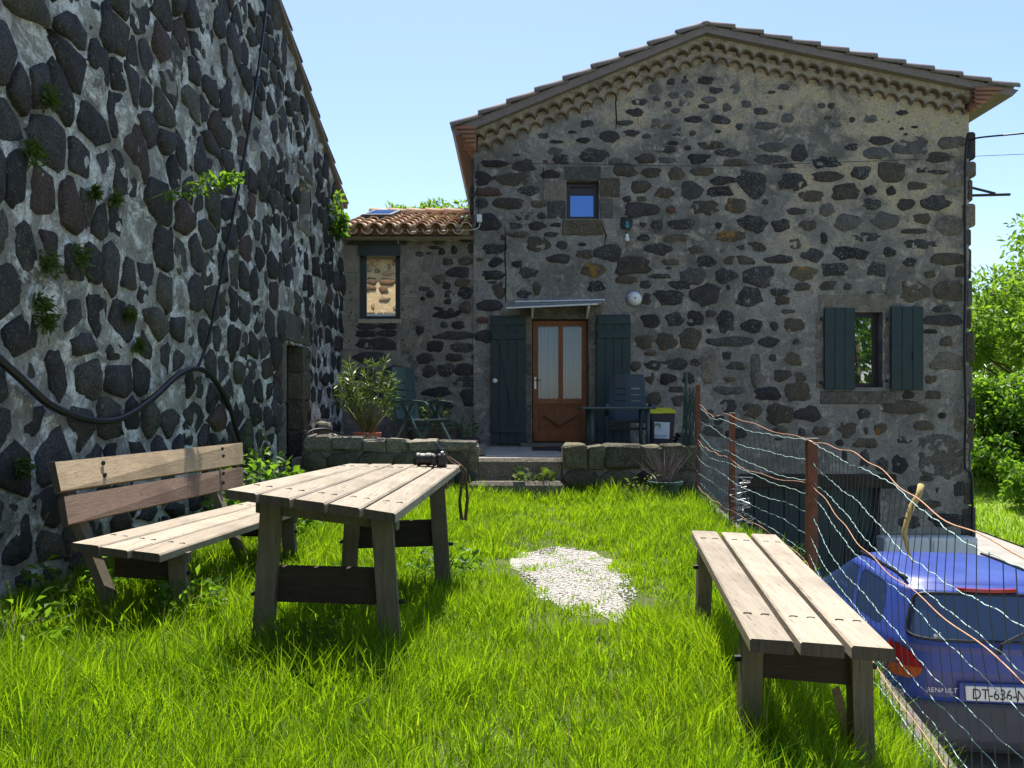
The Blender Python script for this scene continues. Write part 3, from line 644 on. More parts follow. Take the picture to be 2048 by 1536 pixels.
for (u0, u1, s0) in ((1076,1119,1),(1126,1166,2)):                       # net curtains behind the glass
    p, q = P(u0,797,D), P(u1,653,D); mbk = MB(); n = 40; rg = random.Random(s0)
    for k in range(n+1):
        xx = p.x+(q.x-p.x)*k/n; yy_ = D+.20+.030*math.sin(k*1.1+s0)+.016*math.sin(k*2.9+s0)
        mbk.v += [Vector((xx, yy_, p.z)), Vector((xx, yy_+.004*math.sin(k), q.z))]
    mbk.f = [(2*k, 2*k+2, 2*k+3, 2*k+1) for k in range(n)]
    obj('curtain', mbk, M['curtain'], dr, smooth=True, fixn=False)
c = P(1071,760,D); obj('handle', MB().tube([(c.x,D+.12,c.z),(c.x,D+.07,c.z),(c.x+.09,D+.065,c.z)], .009, 8), M['iron'], dr)
obj('lock_plate', MB().box(c.x-.015,c.x+.015,D+.112,D+.122,c.z-.14,c.z+.05), M['steel'], dr)
# garage doors under the house
gr = obj('garage_door', sheet(1482,976,1758,1238,D+.16,.04), M['void'], h_root)
for k in range(9): obj('plank', sheet(1484+k*30.4,978,1484+k*30.4+28.5,1236,D+.140,.022), M['shutter'], gr)
# ------------------------------------------------------------------ low annex between the two buildings
DA = D+.03
a_root = thing('low_annex', 'low annex with terracotta tiled roof and tall reflecting window beside the house', 'annex', (-1.6, DA, .5))
AW = (718,487,800,638)
mb = holes_grid((640,452,950,930), [AW], DA, 5.0); reveal(mb, AW, DA, .3); obj('wall', mb, M['amortar'], a_root)
place_stones(read_tiles(LEFTS, DA), a_root)
p, q = P(690,482,DA), P(946,452,DA); obj('render_band', MB().bevbox(p.x,q.x,DA-.022,DA+.1,p.z,q.z+.02,.01), M['cream'], a_root)
ys_ = [489,547,600,642,702,770]
for k in range(5):
    block('pillar_stone', 680, ys_[k], 717, ys_[k+1]-1, 'apier', a_root, DA, .012)
    block('quoin', 801, ys_[k]-3 if k else 486, 838+(k%2)*22, ys_[k+1]-4, 'apier' if k < 3 else 'light', a_root, DA, .008)
for (px, py) in ((702,586),(703,601),(703,626),(807,589),(806,620),(700,682),(806,681)):
    c = P(px,py,DA); obj('fixing_hole', MB().lathe(Vector((c.x,DA-.03,c.z)), [(.013,0),(.013,.008)], 8, Matrix.Rotation(R(90),3,'X')), M['void'], a_root)
p, q = P(714,642,DA), P(804,486,DA)
mb = MB()
for r in ((719,731,487,637),(789,800,508,637)): a, b = P(r[0],r[3],DA), P(r[1],r[2],DA); mb.box(a.x,b.x,DA+.1,DA+.2,a.z,b.z)
a, b = P(719,637,DA), P(800,631,DA); mb.box(a.x,b.x,DA+.095,DA+.2,a.z,b.z)
w = obj('window', mb, M['anth'], a_root)
obj('shutter_box', sheet(715,489,801,511,DA-.02,.2), M['anth'], w)
obj('header_bar', sheet(696,483,814,489,DA-.045,.06), M['anth'], w)
a, b = P(727,631,DA), P(797,508,DA); obj('pane', MB().hexa([Vector(q) for q in ((a.x,DA+.120,a.z),(b.x,DA+.177,a.z),(b.x,DA+.185,a.z),(a.x,DA+.128,a.z),(a.x,DA+.120,b.z),(b.x,DA+.177,b.z),(b.x,DA+.185,b.z),(a.x,DA+.128,b.z))]), M['glass_annex'], w)   # pane turned so that it reflects the house added behind the camera
obj('white_bead', sheet(725,626,797,630,DA+.112,.01), M['whitepvc'], w); obj('white_bead', sheet(724,510,727,630,DA+.110,.01), M['whitepvc'], w)
obj('dark_interior', sheet(716,487,802,640,DA+.3,.6), M['void'], a_root)
obj('sill', sheet(716,638,802,646,DA-.03,.2), M['cream'], a_root)
# annex roof: canal tiles in rows, covers over pans
e0, e1 = P(672,455,D-.22), P(946,452,D-.22); run = 2.9; rise = .88; rows_n = 7
eav = lambda u, t_: Vector((e0.x+(e1.x-e0.x)*u, (D-.22)+run*t_, e0.z-.02+rise*t_))
nrm = Vector((0,-rise,run)).normalized()
mb = MB(); q = [eav(0,0), eav(1,0), eav(1,1), eav(0,1)]; mb.hexa([p-nrm*.16 for p in q]+[p-nrm*.115 for p in q]); obj('roof', mb, M['tiled'], a_root)
rg = random.Random(3); nc = 9
for r in range(rows_n):
    for c in range(nc):
        u = (c+.5)/nc; t0, t1 = r/rows_n-.005, min(1.0, (r+1.22)/rows_n)
        a, b = eav(u+rg.uniform(-.006,.006), t0)+nrm*(.002+rg.uniform(0,.012)), eav(u, t1)-nrm*.03
        obj('roof_tile', half_tile(a, b, .098, .080, nrm), M['tile'], a_root, smooth=True)
        if c:
            u = c/nc; a, b = eav(u, t0)-nrm*.0, eav(u, t1)-nrm*.03
            obj('pan_tile', half_tile(a, b, .085, .1, -nrm), M['tile'], a_root, smooth=True)
for k in range(6):
    a, b = eav((k)/6, 1.0), eav((k+1.12)/6, 1.0); obj('ridge_tile', half_tile(a+Z*.05, b+Z*.03, .11, .095, Z), M['tile'], a_root, smooth=True)
q = [eav(.06,.50), eav(.30,.50), eav(.30,.93), eav(.06,.93)]; mb = MB(); mb.hexa([p+nrm*.05 for p in q]+[p+nrm*.125 for p in q])
sk = obj('skylight', mb, M['anth'], a_root)
q = [eav(.085,.55), eav(.275,.55), eav(.275,.89), eav(.085,.89)]; mb = MB(); mb.hexa([p+nrm*.120 for p in q]+[p+nrm*.130 for p in q]); obj('pane', mb, M['glass_sky'], sk)
# ------------------------------------------------------------------ old barn wall on the left
def bw(y): return -2.93+.023*y
def bd(px): return -2.93/((px-1024)/F-.023)              # distance at which a pixel column meets the barn wall
def BP(px, py, off=0.0):
    d = bd(px); p = P(px, py, d); p.x += off; return p
YE = 12.50
def rake(y): return 4.20+.4535*(12.62-y) if y > 5.2 else 4.20+.4535*(12.62-5.2)-.45*(5.2-y)
b_root = thing('stone_barn', 'tall old barn wall of black basalt rubble with pale crumbling lime mortar', 'barn', (-3.0, 5, 0))
BD = (9.53, 10.27, -.1, 1.95); BWN = (10.09, 10.60, 3.50, 4.10)
mb = MB(); ny, nz = 330, 150; ya = np.linspace(-3, YE, ny)
for y in ya:
    H = rake(y)
    for k in range(nz):
        z = -.4+(H+.4)*k/(nz-1); n_ = .006+.024*mnoise.noise(Vector((y*2.3, z*2.3, 1)))+.024*mnoise.noise(Vector((y*6, z*6, 4)))+.020*mnoise.noise(Vector((y*12, z*12, 9)))
        mb.v.append(Vector((bw(y)+n_, y, z)))
for j in range(ny-1):
    for k in range(nz-1):
        cy = (ya[j]+ya[j+1])/2; cz = mb.v[j*nz+k].z+.03
        if any(h[0] < cy < h[1] and h[2] < cz < h[3] for h in (BD, BWN)): continue
        mb.f.append((j*nz+k, (j+1)*nz+k, (j+1)*nz+k+1, j*nz+k+1))
obj('wall', mb, M['bmortar'], b_root, smooth=True, fixn=False)
mb = MB(); mb.prism([(bw(y)-.55, y, z) for y, z in ((-3,-.4),(YE,-.4),(YE,rake(YE)-.02),(5.2,rake(5.2)-.02),(-3,rake(-3)-.02))], (-6,0,0))
mb.add([(bw(YE),YE,-.4),(bw(YE)-.55,YE,-.4),(bw(YE)-.55,YE,rake(YE)),(bw(YE),YE,rake(YE))], [(0,1,2,3)])
for (y0, y1, z0, z1) in (BD, BWN):                        # sides of the openings
    for q in ([(y0,z0),(y0,z1)], [(y1,z0),(y1,z1)], [(y0,z0),(y1,z0)], [(y0,z1),(y1,z1)]):
        vs = [Vector((bw(q[0][0])+.005, q[0][0], q[0][1])), Vector((bw(q[1][0])+.005, q[1][0], q[1][1]))]
        mb.add(vs+[v-X*.5 for v in vs[::-1]], [(0,1,2,3)])
obj('wall_core', mb, M['bmortar'], b_root, fixn=False)
mb = MB()
for y0, y1 in ((YE,5.2),(5.2,-3)):
    q = [Vector((bw(y0)+.07,y0,rake(y0))), Vector((bw(y1)+.07,y1,rake(y1)))]
    mb.hexa([q[0],q[1],q[1]-X*6.5,q[0]-X*6.5]+[p+Z*.07 for p in (q[0],q[1],q[1]-X*6.5,q[0]-X*6.5)])
obj('roof', mb, M['tileg'], b_root)
rg = random.Random(12)
for k in range(18):
    y0, y1 = YE-.42*k, YE-.42*(k+1.1)
    a, b = Vector((bw(y0)-.02,y0,rake(y0)+.06+rg.uniform(0,.02))), Vector((bw(y1)-.02,y1,rake(y1)+.05))
    obj('verge_tile', half_tile(a, b, .11, .09, Z), M['tileg'], b_root, smooth=True)
# rubble: clipped Voronoi cells over jittered courses
pts = []; rg = random.Random(44); z = -.15; row = 0
while z < 7.6:
    hh = rg.uniform(.15,.34); y = -.6+rg.uniform(0,.3)
    while y < YE+.3:
        small = .72 if y > 9.4 else 1.0
        w = rg.choice([rg.uniform(.11,.20), rg.uniform(.24,.42), rg.uniform(.38,.64)])*small
        pts.append((y+w/2, z+hh/2+rg.uniform(-.06,.06), w)); y += w
    z += hh; row += 1
pts = [p for p in pts if p[1] < rake(min(p[0],YE))-.02]
cells = {}
for i, p in enumerate(pts): cells.setdefault((int(p[0]//.6), int(p[1]//.6)), []).append(i)
def clip(poly, mx, my, nx_, ny_):
    out = []
    for a, b in zip(poly, poly[1:]+poly[:1]):
        da = (a[0]-mx)*nx_+(a[1]-my)*ny_; db = (b[0]-mx)*nx_+(b[1]-my)*ny_
        if da <= 0: out.append(a)
        if (da < 0 < db) or (db < 0 < da): t_ = da/(da-db); out.append((a[0]+(b[0]-a[0])*t_, a[1]+(b[1]-a[1])*t_))
    return out
KEEP = [BD, BWN]; items = []
for i, (cy, cz, w) in enumerate(pts):
    poly = [(cy-.46,cz-.30),(cy+.46,cz-.30),(cy+.46,cz+.30),(cy-.46,cz+.30)]; gc = (int(cy//.6), int(cz//.6))
    for a in range(-1,2):
        for b in range(-1,2):
            for j in cells.get((gc[0]+a, gc[1]+b), []):
                if j != i and poly:
                    dx, dz = pts[j][0]-cy, (pts[j][1]-cz)*1.0
                    poly = clip(poly, cy+dx/2, cz+dz/2, dx, dz)
    if len(poly) < 3: continue
    rg = random.Random(i*13+1)
    ctr = (sum(p[0] for p in poly)/len(poly), sum(p[1] for p in poly)/len(poly))
    if any(h[0]-.10 < ctr[0] < h[1]+.12 and h[2]-.1 < ctr[1] < h[3]+.14 for h in KEEP): continue
    if rg.random() < (.10 if ctr[0] < 9.4 else .16): continue
    gap = rg.choice([.0,.004,.010,.018,.03]) if ctr[1] > 2.4 else rg.choice([.004,.012,.024,.036,.055]) if ctr[0] < 9.4 else rg.uniform(.02,.05)
    sh = []
    for p in poly:
        dx, dz = p[0]-ctr[0], p[1]-ctr[1]; L = math.hypot(dx, dz)+1e-6; k = max(.25, 1-gap*1.25/L); sh.append((dx*k, dz*k))
    ch = []                                                # round the corners
    for a, b in zip(sh, sh[1:]+sh[:1]):
        k_ = rg.uniform(.08,.20); ch += [(a[0]*(1-k_)+b[0]*k_, a[1]*(1-k_)+b[1]*k_), (a[0]*k_+b[0]*(1-k_), a[1]*k_+b[1]*(1-k_))]
    ch = [(a*(1+rg.uniform(-.16,.07)), b*(1+rg.uniform(-.16,.07))) for a, b in ch]
    if ctr[1] > rake(min(ctr[0],YE))-.1 or ctr[0] > YE-.06: continue
    area = abs(sum(a[0]*b[1]-a[1]*b[0] for a, b in zip(ch, ch[1:]+ch[:1])))/2
    if area < .004: continue
    c = Vector((bw(ctr[0]), ctr[0], ctr[1]))
    vs, fs = stone_mesh(ch, Y, Z, X, c, rg.choice([rg.uniform(.004,.018), rg.uniform(.014,.036), rg.uniform(.024,.05)]), .03, i, rg.uniform(.84,.94))
    mk = rg.choices(['barn','barng','barnr'], [.72,.16,.12])[0]
    px = 1024+c.x/max(c.y,.3)*F; py = HOR-(c.z-EYE)/max(c.y,.3)*F
    vis = c.y > 2 and -40 < px < 760 and -40 < py < 1300
    items.append((area*(1/c.y**2)*(1 if vis else 1e-4), vs, fs, mk))
place_stones(items, b_root)
# dressed stones and door of the barn
def bblock(name, y0, y1, z0, z1, mk, depth=.16, proud=.03):
    mbk = MB(); x_ = bw((y0+y1)/2); mbk.bevbox(x_-depth, x_+proud, y0, y1, z0, z1, .014)
    rg = random.Random(int(y0*100+z0*30))
    for v in mbk.v: v.y += rg.uniform(-.008,.008); v.z += rg.uniform(-.008,.008)
    return obj(name, mbk, M[mk], b_root)
zz = [-.1,.45,.86,1.25,1.6,1.95]
for k in range(5): bblock('jamb_stone', 10.215, 10.50+.06*(k%2), zz[k]+.006, zz[k+1]-.006, 'mossy', .185); 
for k, z0 in enumerate((-.1,.6,1.2)): bblock('jamb_stone', 9.32-.07*(k%2), 9.525, z0+.006, (.6,1.2,1.95)[k]-.006, 'light', .24)
bblock('lintel', 9.35, 10.62, 1.96, 2.30, 'light', .3)
bblock('lintel', 10.0, 10.7, 4.11, 4.25, 'light', .2); bblock('sill', 10.0, 10.7, 3.40, 3.49, 'light', .2)
obj('door', MB().box(bw(9.9)-.23,bw(9.9)-.19,9.5,10.3,-.1,1.96), M['void'], b_root)
obj('window_board', MB().box(bw(10.3)-.34,bw(10.3)-.30,10.05,10.65,3.45,4.15), M['plankb'], b_root)
# ------------------------------------------------------------------ terrace in front of the house door
TZ = .53
mb = MB(); mb.box(-2.72, 2.26, 9.86, D-.02, -1.7, TZ); struct(obj('terrace', mb, M['concrete']))
T = 9.62
def rubble_wall(root, px0, px1, topf, bot_z, d, seed, thick=.30, cmk='coping'):
    rg = random.Random(seed); x0_, x1_ = P(px0,0,d).x, P(px1,0,d).x
    n = 24; mbk = MB()
    for k in range(n+1):
        x_ = x0_+(x1_-x0_)*k/n; zt_ = topf(1024+x_/d*F)-.035
        mbk.v += [Vector((x_,d,bot_z)), Vector((x_,d,zt_)), Vector((x_,d+thick,zt_)), Vector((x_,d+thick,bot_z))]
    for k in range(n): mbk.f += [(4*k+i, 4*k+4+i, 4*k+4+(i+1)%4, 4*k+(i+1)%4) for i in range(4)]
    mbk.f += [(0,1,2,3), (4*n+3,4*n+2,4*n+1,4*n)]
    obj('wall_core', mbk, M['amortar'], root)
    z = bot_z; first = True
    zmax = max(topf(px0), topf(px1))
    while z < zmax-.06:
        hh = rg.uniform(.15,.24); x_ = x0_
        top_row = z+hh > zmax-.16
        while x_ < x1_-.05:
            w_ = min(rg.uniform(.22,.48), x1_-x_); tz = topf(1024+(x_+w_/2)/d*F); z1 = tz if top_row else min(z+hh, tz)
            if x1_-(x_+w_) < .12: w_ = x1_-x_
            if z1-z > .05:
                c = Vector((x_+w_/2, d, (z+z1)/2))
                if top_row:
                    mbk = MB().bevbox(x_+.006, x_+w_-.006, d-.03-rg.random()*.03, d+thick+rg.random()*.03, z+.01, z1+rg.uniform(-.01,.02), .025)
                    for v in mbk.v: v.x += rg.uniform(-.025,.025); v.z += rg.uniform(-.018,.018); v.y += rg.uniform(-.02,.02)
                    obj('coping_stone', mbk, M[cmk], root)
                else:
                    vs, fs = stone_mesh(blob(w_*1.02, (z1-z)*1.03, 12, rg, 3.4, .07), X, Z, -Y, c, rg.uniform(.02,.05), .05, seed*100+int(x_*50), .84)
                    obj('stone', MB().add(vs, fs), M[rg.choice(['mossy','mossy','dark','brown'])], root, smooth=True)
            x_ += w_
        if top_row: break
        z += hh
tl = lambda px: float(np.interp(px, [600,640,700,850,955], [.80,.84,.79,.77,.72])); tr = lambda px: .70
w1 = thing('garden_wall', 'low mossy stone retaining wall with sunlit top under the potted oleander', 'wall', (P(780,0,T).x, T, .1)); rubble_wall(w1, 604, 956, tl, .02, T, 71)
w2 = thing('garden_wall', 'short mossy stone wall right of the steps in front of the plastic table', 'wall', (P(1260,0,T).x, T, .1)); rubble_wall(w2, 1126, 1392, tr, .02, T, 72, .30, 'mossy')  # mossy coping, its darker tone also standing in for the shade here
st = thing('stone_steps', 'two worn grey stone steps rising from the lawn to the front door', 'steps', (P(1035,0,9.5).x, 9.5, .1))
def slab(x0, x1, y0, y1, z0, z1, mk, root, name, j=.012, b=.03, seed=1):
    mbk = MB().bevbox(x0,x1,y0,y1,z0,z1,b); rg = random.Random(seed)
    for v in mbk.v: v += Vector((rg.uniform(-j,j), rg.uniform(-j,j), rg.uniform(-j,j)))
    return obj(name, mbk, M[mk], root)
slab(P(938,0,9.3).x, P(1126,0,9.3).x, 9.28, 9.72, -.1, .285, 'light', st, 'lower_step')
slab(P(952,0,T).x, P(1125,0,T).x, 9.64, 10.1, .2, .535, 'light', st, 'upper_step')
slab(P(968,0,10.4).x, P(1128,0,10.4).x, 10.1, D-.05, .4, .545, 'concrete', st, 'landing', .006)
# side steps behind the chair
ss = thing('side_steps', 'rough stone side steps climbing to the left behind the green armchair', 'steps', (-1.0, 11.9, TZ))
for k in range(4): slab(-1.45-.02*k, -.50-.28*k, 11.45+.05*k, D-.03, TZ, TZ+.17*(k+1), 'brown', ss, 'step', .02, .03, k+4)
slab(-.62, -.36, 10.2, 10.6, TZ, TZ+.15, 'light', ss, 'step', .015, .03, 9)
# retaining wall under the fence
rw = thing('retaining_wall', 'stone retaining wall with pale concrete edge under the wire fence above the blue car', 'wall', (2.0, 4, -1.9))
yy = np.linspace(-9, D-.05, 60); mb = MB(); n_ = len(yy)
for y in yy:
    x_ = fx(y)+.10; z_ = min(gz(fx(y), min(y, 9.9))+.0, .5)+.02
    if y > 9.8: z_ = TZ-.02
    mb.v += [Vector((x_-.12,y,z_-.3)), Vector((x_-.10,y,z_)), Vector((x_+.02,y,z_)), Vector((x_+.12,y,zlow(y)-.1))]
mb.f = [(4*j+i, 4*j+i+1, 4*j+5+i, 4*j+4+i) for j in range(n_-1) for i in range(3)]
obj('wall_core', mb, M['amortar'], rw)
items = []; rg = random.Random(77)
for y in np.arange(1.5, 12.2, .38):
    for z in np.arange(-1.8, -.25, .24):
        c = Vector((fx(y)+.13+.04*(-z-.2)/1.6, y+rg.uniform(-.05,.05), z+rg.uniform(-.03,.03)))
        vs, fs = stone_mesh(blob(rg.uniform(.26,.36), rg.uniform(.16,.23), 9, rg, 3), Y, Z, X, c, rg.uniform(.02,.05), .06, int(y*77+z*9)); items.append((1, vs, fs, rg.choice(['mossy','brown','dark'])))
place_stones(items, rw)
# ------------------------------------------------------------------ invented house behind the camera, added to be mirrored in the annex window
nb = thing('added_mirrored_house', 'unseen warm rubble house added to be mirrored in the tall annex window', 'house', (-8, -6.5, 0))
mb = MB().box(-13, .9, -12.5, -6.5, -.2, 7.0); obj('wall', mb, M['wmortar'], nb)
items = []; rg = random.Random(91); z = 3.4
while z < 6.8:
    hh = rg.uniform(.18,.42); x_ = -5.0+rg.random()*.5
    while x_ < .6:
        w_ = rg.uniform(.15,.75)
        if rg.random() < .8:
            c = Vector((x_+w_/2, -6.5, z+hh/2+rg.uniform(-.09,.09))); vs, fs = stone_mesh(blob(w_*rg.uniform(.7,1), hh*rg.uniform(.5,1), 10, rg, 2.8, .25), X, Z, Y, c, .05, .03, int(x_*91+z*7)); items.append((1, vs, fs, rg.choice(['warm','warm','warmd'])))
        x_ += w_
    z += hh
place_stones(items, nb)
mb = MB().prism([(-13.4,-6.1,6.95),(-13.4,-9.5,8.3),(-13.4,-12.9,6.95),(-13.4,-9.5,8.15)], (14.6,0,0)); obj('roof', mb, M['tile'], nb)
# ------------------------------------------------------------------ garden furniture
def bil(c, u, v, n=0.0, up=None):             # c: near-left, near-right, far-right, far-left corners of a (slightly twisted) top
    p = (c[0]*(1-u)+c[1]*u)*(1-v)+(c[3]*(1-u)+c[2]*u)*v
    return p+Z*n
def top_planks(root, c, n, gap, th, mk, jit=.006, ends=None, seed=0):
    rg = random.Random(seed); W = ((c[1]-c[0]).length+(c[2]-c[3]).length)/2; g = gap/W; w = (1-g*(n-1))/n; res = []
    for k in range(n):
        u0, u1 = k*(w+g), k*(w+g)+w; v0, v1 = rg.uniform(-.006,.006), 1+rg.uniform(-.006,.006); mbk = MB(); seg = 6
        b = .007
        prof = [(0,-th),(0,-b),(b,0),(1-b,0),(1,-b),(1,-th)]
        Wp = w*W
        for i in range(seg+1):
            v = v0+(v1-v0)*i/seg
            for (pu, pz) in prof:
                uu = u0+(u1-u0)*((b/Wp) if pu == b else (1-b/Wp) if pu == 1-b else pu); mbk.v.append(bil(c, uu, v, pz+rg.uniform(-.0012,.0012)))
        m = len(prof)
        mbk.f = [(i*m+j, i*m+(j+1)%m, (i+1)*m+(j+1)%m, (i+1)*m+j) for i in range(seg) for j in range(m)]
        mbk.f += [tuple(range(m)), tuple(seg*m+j for j in range(m))[::-1]]
        pk = obj('plank', mbk, M[mk], root); pk.data.materials.append(M['endgrain_shade'])
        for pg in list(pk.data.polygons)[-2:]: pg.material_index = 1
        res.append((pk, u0, u1))
    return res
def bolts(res, c, vs):
    for (pk, u0, u1) in res:
        for v in vs:
            for f in (.28,.72):
                p = bil(c, u0+(u1-u0)*f, v)
                # dark slot of the screw cap: a thin half ring sunk in the plank
                pts = [p+X*(.014*math.cos(a))+Y*(.010*math.sin(a))+Z*.0012 for a in np.linspace(.1, math.pi-.1, 8)]
                obj('bolt', MB().tube(pts, .0028, 5), M['bolt'], pk)
def leg(root, top, bot, wx, wy, mk='legwood', name='leg'):
    a, b = Vector(top), Vector(bot); q = []
    for p in (b, a): q += [p+Vector((sx*wx/2, sy*wy/2, 0)) for sx, sy in ((-1,-1),(1,-1),(1,1),(-1,1))]
    return obj(name, MB().hexa(q), M[mk], root)
def beam(root, a, b, h, th, name, mk='board', up=Z):
    a, b = Vector(a), Vector(b); t_ = (b-a).normalized(); s_ = t_.cross(Z).normalized()
    q = [a-s_*th/2, b-s_*th/2, b+s_*th/2, a+s_*th/2]
    return obj(name, MB().hexa([p-Z*h/2 for p in q]+[p+Z*h/2 for p in q]), M[mk], root)
# picnic table
tc = [P(452,978,3.55), P(791,1026,3.45), P(922,929,5.3), P(698,927,5.35)]
pt = thing('picnic_table', 'weathered five-plank picnic table with a camera on it', 'table', (-.8, 4.4, gz(-.8,4.4)))
res = top_planks(pt, tc, 5, .016, .042, 'plank', seed=4); bolts(res, tc, (.13,.86))
for v in (.13,.86):
    beam(pt, bil(tc,.06,v,-.085), bil(tc,.94,v,-.085), .08, .05, 'cross_batten', 'legwood')
    feet = []
    for u, s_ in ((.17,-1),(.85,1)):
        a = bil(tc, u, v, -.044); g = Vector((a.x+s_*.05, a.y-.0, gz(a.x,a.y)-.04)); leg(pt, a+Vector((0,-.045,0)), g+Vector((0,-.045,0)), .095, .045); feet.append((a, g))
        m_ = a*.42+g*.58; obj('bolt', MB().tube([m_+Vector((s_*.04,-.02,.01)), m_+Vector((s_*.075,-.02,.01))], .011, 8), M['bolt'], pt)
    l_, r_ = feet[0][0]*.55+feet[0][1]*.45, feet[1][0]*.55+feet[1][1]*.45
    zc = (l_.z+r_.z)/2-.03; beam(pt, (l_.x+.03, l_.y+.005, l_.z-.05), (r_.x-.03, r_.y+.005, r_.z-.02), .165, .045, 'cross_board')
# bench with a backrest
bc = [P(140,1085,4.1), P(320,1108,4.08), P(622,1010,6.02), P(507,1000,6.08)]
bb = thing('backrest_bench', 'weathered plank bench with a two-board backrest against the barn wall', 'bench', (-1.9, 5, gz(-1.9,5)))
res = top_planks(bb, bc, 3, .016, .042, 'plank', seed=6); bolts(res, bc, (.14,.86))
def back_plank(a, b, a2, b2, mk):
    th = .042; n = ((b-a).cross(a2-a)).normalized()
    if n.x > 0: n = -n
    mbk = MB().hexa([a2,b2,b2+n*th,a2+n*th,a,b,b+n*th,a+n*th]); o_ = obj('backrest_plank', mbk, M[mk], bb); o_.data.materials.append(M['endgrain_shade'])
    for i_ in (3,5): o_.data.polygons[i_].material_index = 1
    return o_
k1 = back_plank(P(110,924,4.27), P(485,885,6.30), P(122,982,4.22), P(487,927,6.24), 'plankt')
k2 = back_plank(P(128,993,4.21), P(486,933,6.23), P(137,1049,4.16), P(487,971,6.17), 'plankb')
for (pk, L_) in ((k1, [(202,928,4.62),(205,952,4.60),(441,899,5.93),(443,913,5.91)]), (k2, [(209,991,4.57),(209,1017,4.545),(443,948,5.87),(443,967,5.85)])):
    for q in L_:
        c = P(*q)+Vector((.016,-.004,.006)); obj('bolt', MB().lathe(c, [(.014,-.006),(.014,.004),(.008,.008)], 10, Matrix.Rotation(R(90),3,'Y')), M['bolt'], pk)
for v in (.14,.86):
    sb, sf = bil(bc,.10,v,-.044), bil(bc,.86,v,-.044)
    leg(bb, sf, (sf.x+.03, sf.y, gz(sf.x,sf.y)-.04), .09, .06)
    t_ = (sb.y-4.27)/2.03; xt = -2.444+.319*t_; tp = Vector((xt-.078, sb.y, .885)); leg(bb, tp, (xt-.078+.385*.93, sb.y, gz(sb.x,sb.y)-.04), .05, .09, name='back_post')
    beam(bb, (sb.x+.0, sb.y+.03, sb.z-.11), (sf.x-.03, sf.y+.03, sf.z-.09), .15, .045, 'cross_board')
    beam(bb, (sb.x-.04, sb.y-.03, sb.z-.025), (sf.x+.08, sf.y-.03, sf.z-.025), .05, .045, 'cross_batten', 'legwood')
    obj('bolt', MB().tube([sf+Vector((.04,0,-.12)), sf+Vector((.07,0,-.12))], .012, 8), M['bolt'], bb)
# low bench on the right
rc = [P(1500,1276,2.62), P(1792,1298,2.60), P(1553,1069,4.44), P(1383,1060,4.46)]
rb = thing('low_bench', 'low backless three-plank bench beside the wire fence', 'bench', (1.05, 3.5, gz(1.05,3.5)))
res = top_planks(rb, rc, 3, .022, .045, 'plank', seed=9); bolts(res, rc, (.15,.88))
for v in (.13,.87):
    a, b = bil(rc,.10,v,-.047), bil(rc,.90,v,-.047)
    for s_, p in ((-1,a),(1,b)):
        leg(rb, p, (p.x+s_*.015, p.y, gz(p.x,p.y)-.06), .072, .06)
        obj('bolt', MB().tube([p+Vector((s_*.03,0,-.10)), p+Vector((s_*.062,0,-.10))], .012, 8), M['bolt'], rb)
    beam(rb, (a.x+.03, a.y+.02, a.z-.085), (b.x-.03, b.y+.02, b.z-.085), .165, .045, 'cross_board')
# leaning pale board by the bench leg
g = P(1690,1490,2.9); q = [P(1668,1395,2.95), P(1683,1385,2.95), P(1712,1500,2.9), P(1700,1512,2.9)]
tag(obj('loose_board', MB().prism(q, (.01,.05,.01)), M['plankt']), 'short pale board leaning against the low bench leg', 'board')
# ------------------------------------------------------------------ camera on the table
cm = thing('photo_camera', 'black camera with a long lens lying on the picnic table, strap over the edge', 'camera', tuple(bil(tc,.83,.93)))
b0 = bil(tc,.83,.93,.002)
def cb(x0,x1,y0,y1,z0,z1,b=.006): return MB().bevbox(b0.x+x0,b0.x+x1,b0.y+y0,b0.y+y1,b0.z+z0,b0.z+z1,b)
obj('body', cb(-.005,.055,-.065,.07,0,.085,.01), M['black'], cm); obj('grip', cb(-.04,.0,-.068,-.025,.004,.08,.012), M['black'], cm)
obj('viewfinder', MB().hexa([b0+Vector(q) for q in ((-.02,-.02,.082),(.05,-.02,.082),(.05,.03,.082),(-.02,.03,.082),(-.005,-.01,.112),(.04,-.01,.112),(.04,.02,.112),(-.005,.02,.112))]), M['black'], cm)
obj('flash', MB().hexa([b0+Vector(q) for q in ((-.015,-.02,.11),(.02,-.02,.11),(.02,.03,.11),(-.015,.03,.11),(-.03,-.015,.15),(-.012,-.015,.155),(-.012,.025,.155),(-.03,.025,.15))]), M['bluepl'], cm)
obj('dial', MB().lathe(b0+Vector((.03,-.045,.085)), [(.013,0),(.013,.012),(.010,.014)], 14), M['steel'], cm, smooth=False)
ln = obj('lens', MB().lathe(b0+Vector((-.01,.005,.045)), [(.036,0),(.038,.03),(.041,.034),(.041,.07),(.038,.074),(.040,.105),(.043,.11),(.043,.128),(.034,.128),(.030,.115)], 22, Matrix.Rotation(R(-90),3,'Y')), M['black'], cm, smooth=False)
obj('zoom_ring', MB().lathe(b0+Vector((-.055,.005,.045)), [(.0425,0),(.0425,.018)], 22, Matrix.Rotation(R(-90),3,'Y')), M['iron'], cm)
e_ = bil(tc,1.02,.92); st_p = [b0+Vector((.055,-.05,.07)), b0+Vector((.09,-.06,.03)), e_+Vector((.0,-.03,.01)), e_+Vector((.02,-.03,-.05)), e_+Vector((.0,-.03,-.22)), e_+Vector((.012,-.03,-.335)), e_+Vector((.035,-.03,-.34)), e_+Vector((.05,-.03,-.20)), e_+Vector((.035,-.01,-.02)), e_+Vector((.01,0,.012)), b0+Vector((.06,.05,.06))]
mbk = MB(); n = len(st_p); wd = [.006,.006,.008,.009,.016,.019,.019,.016,.009,.007,.006]
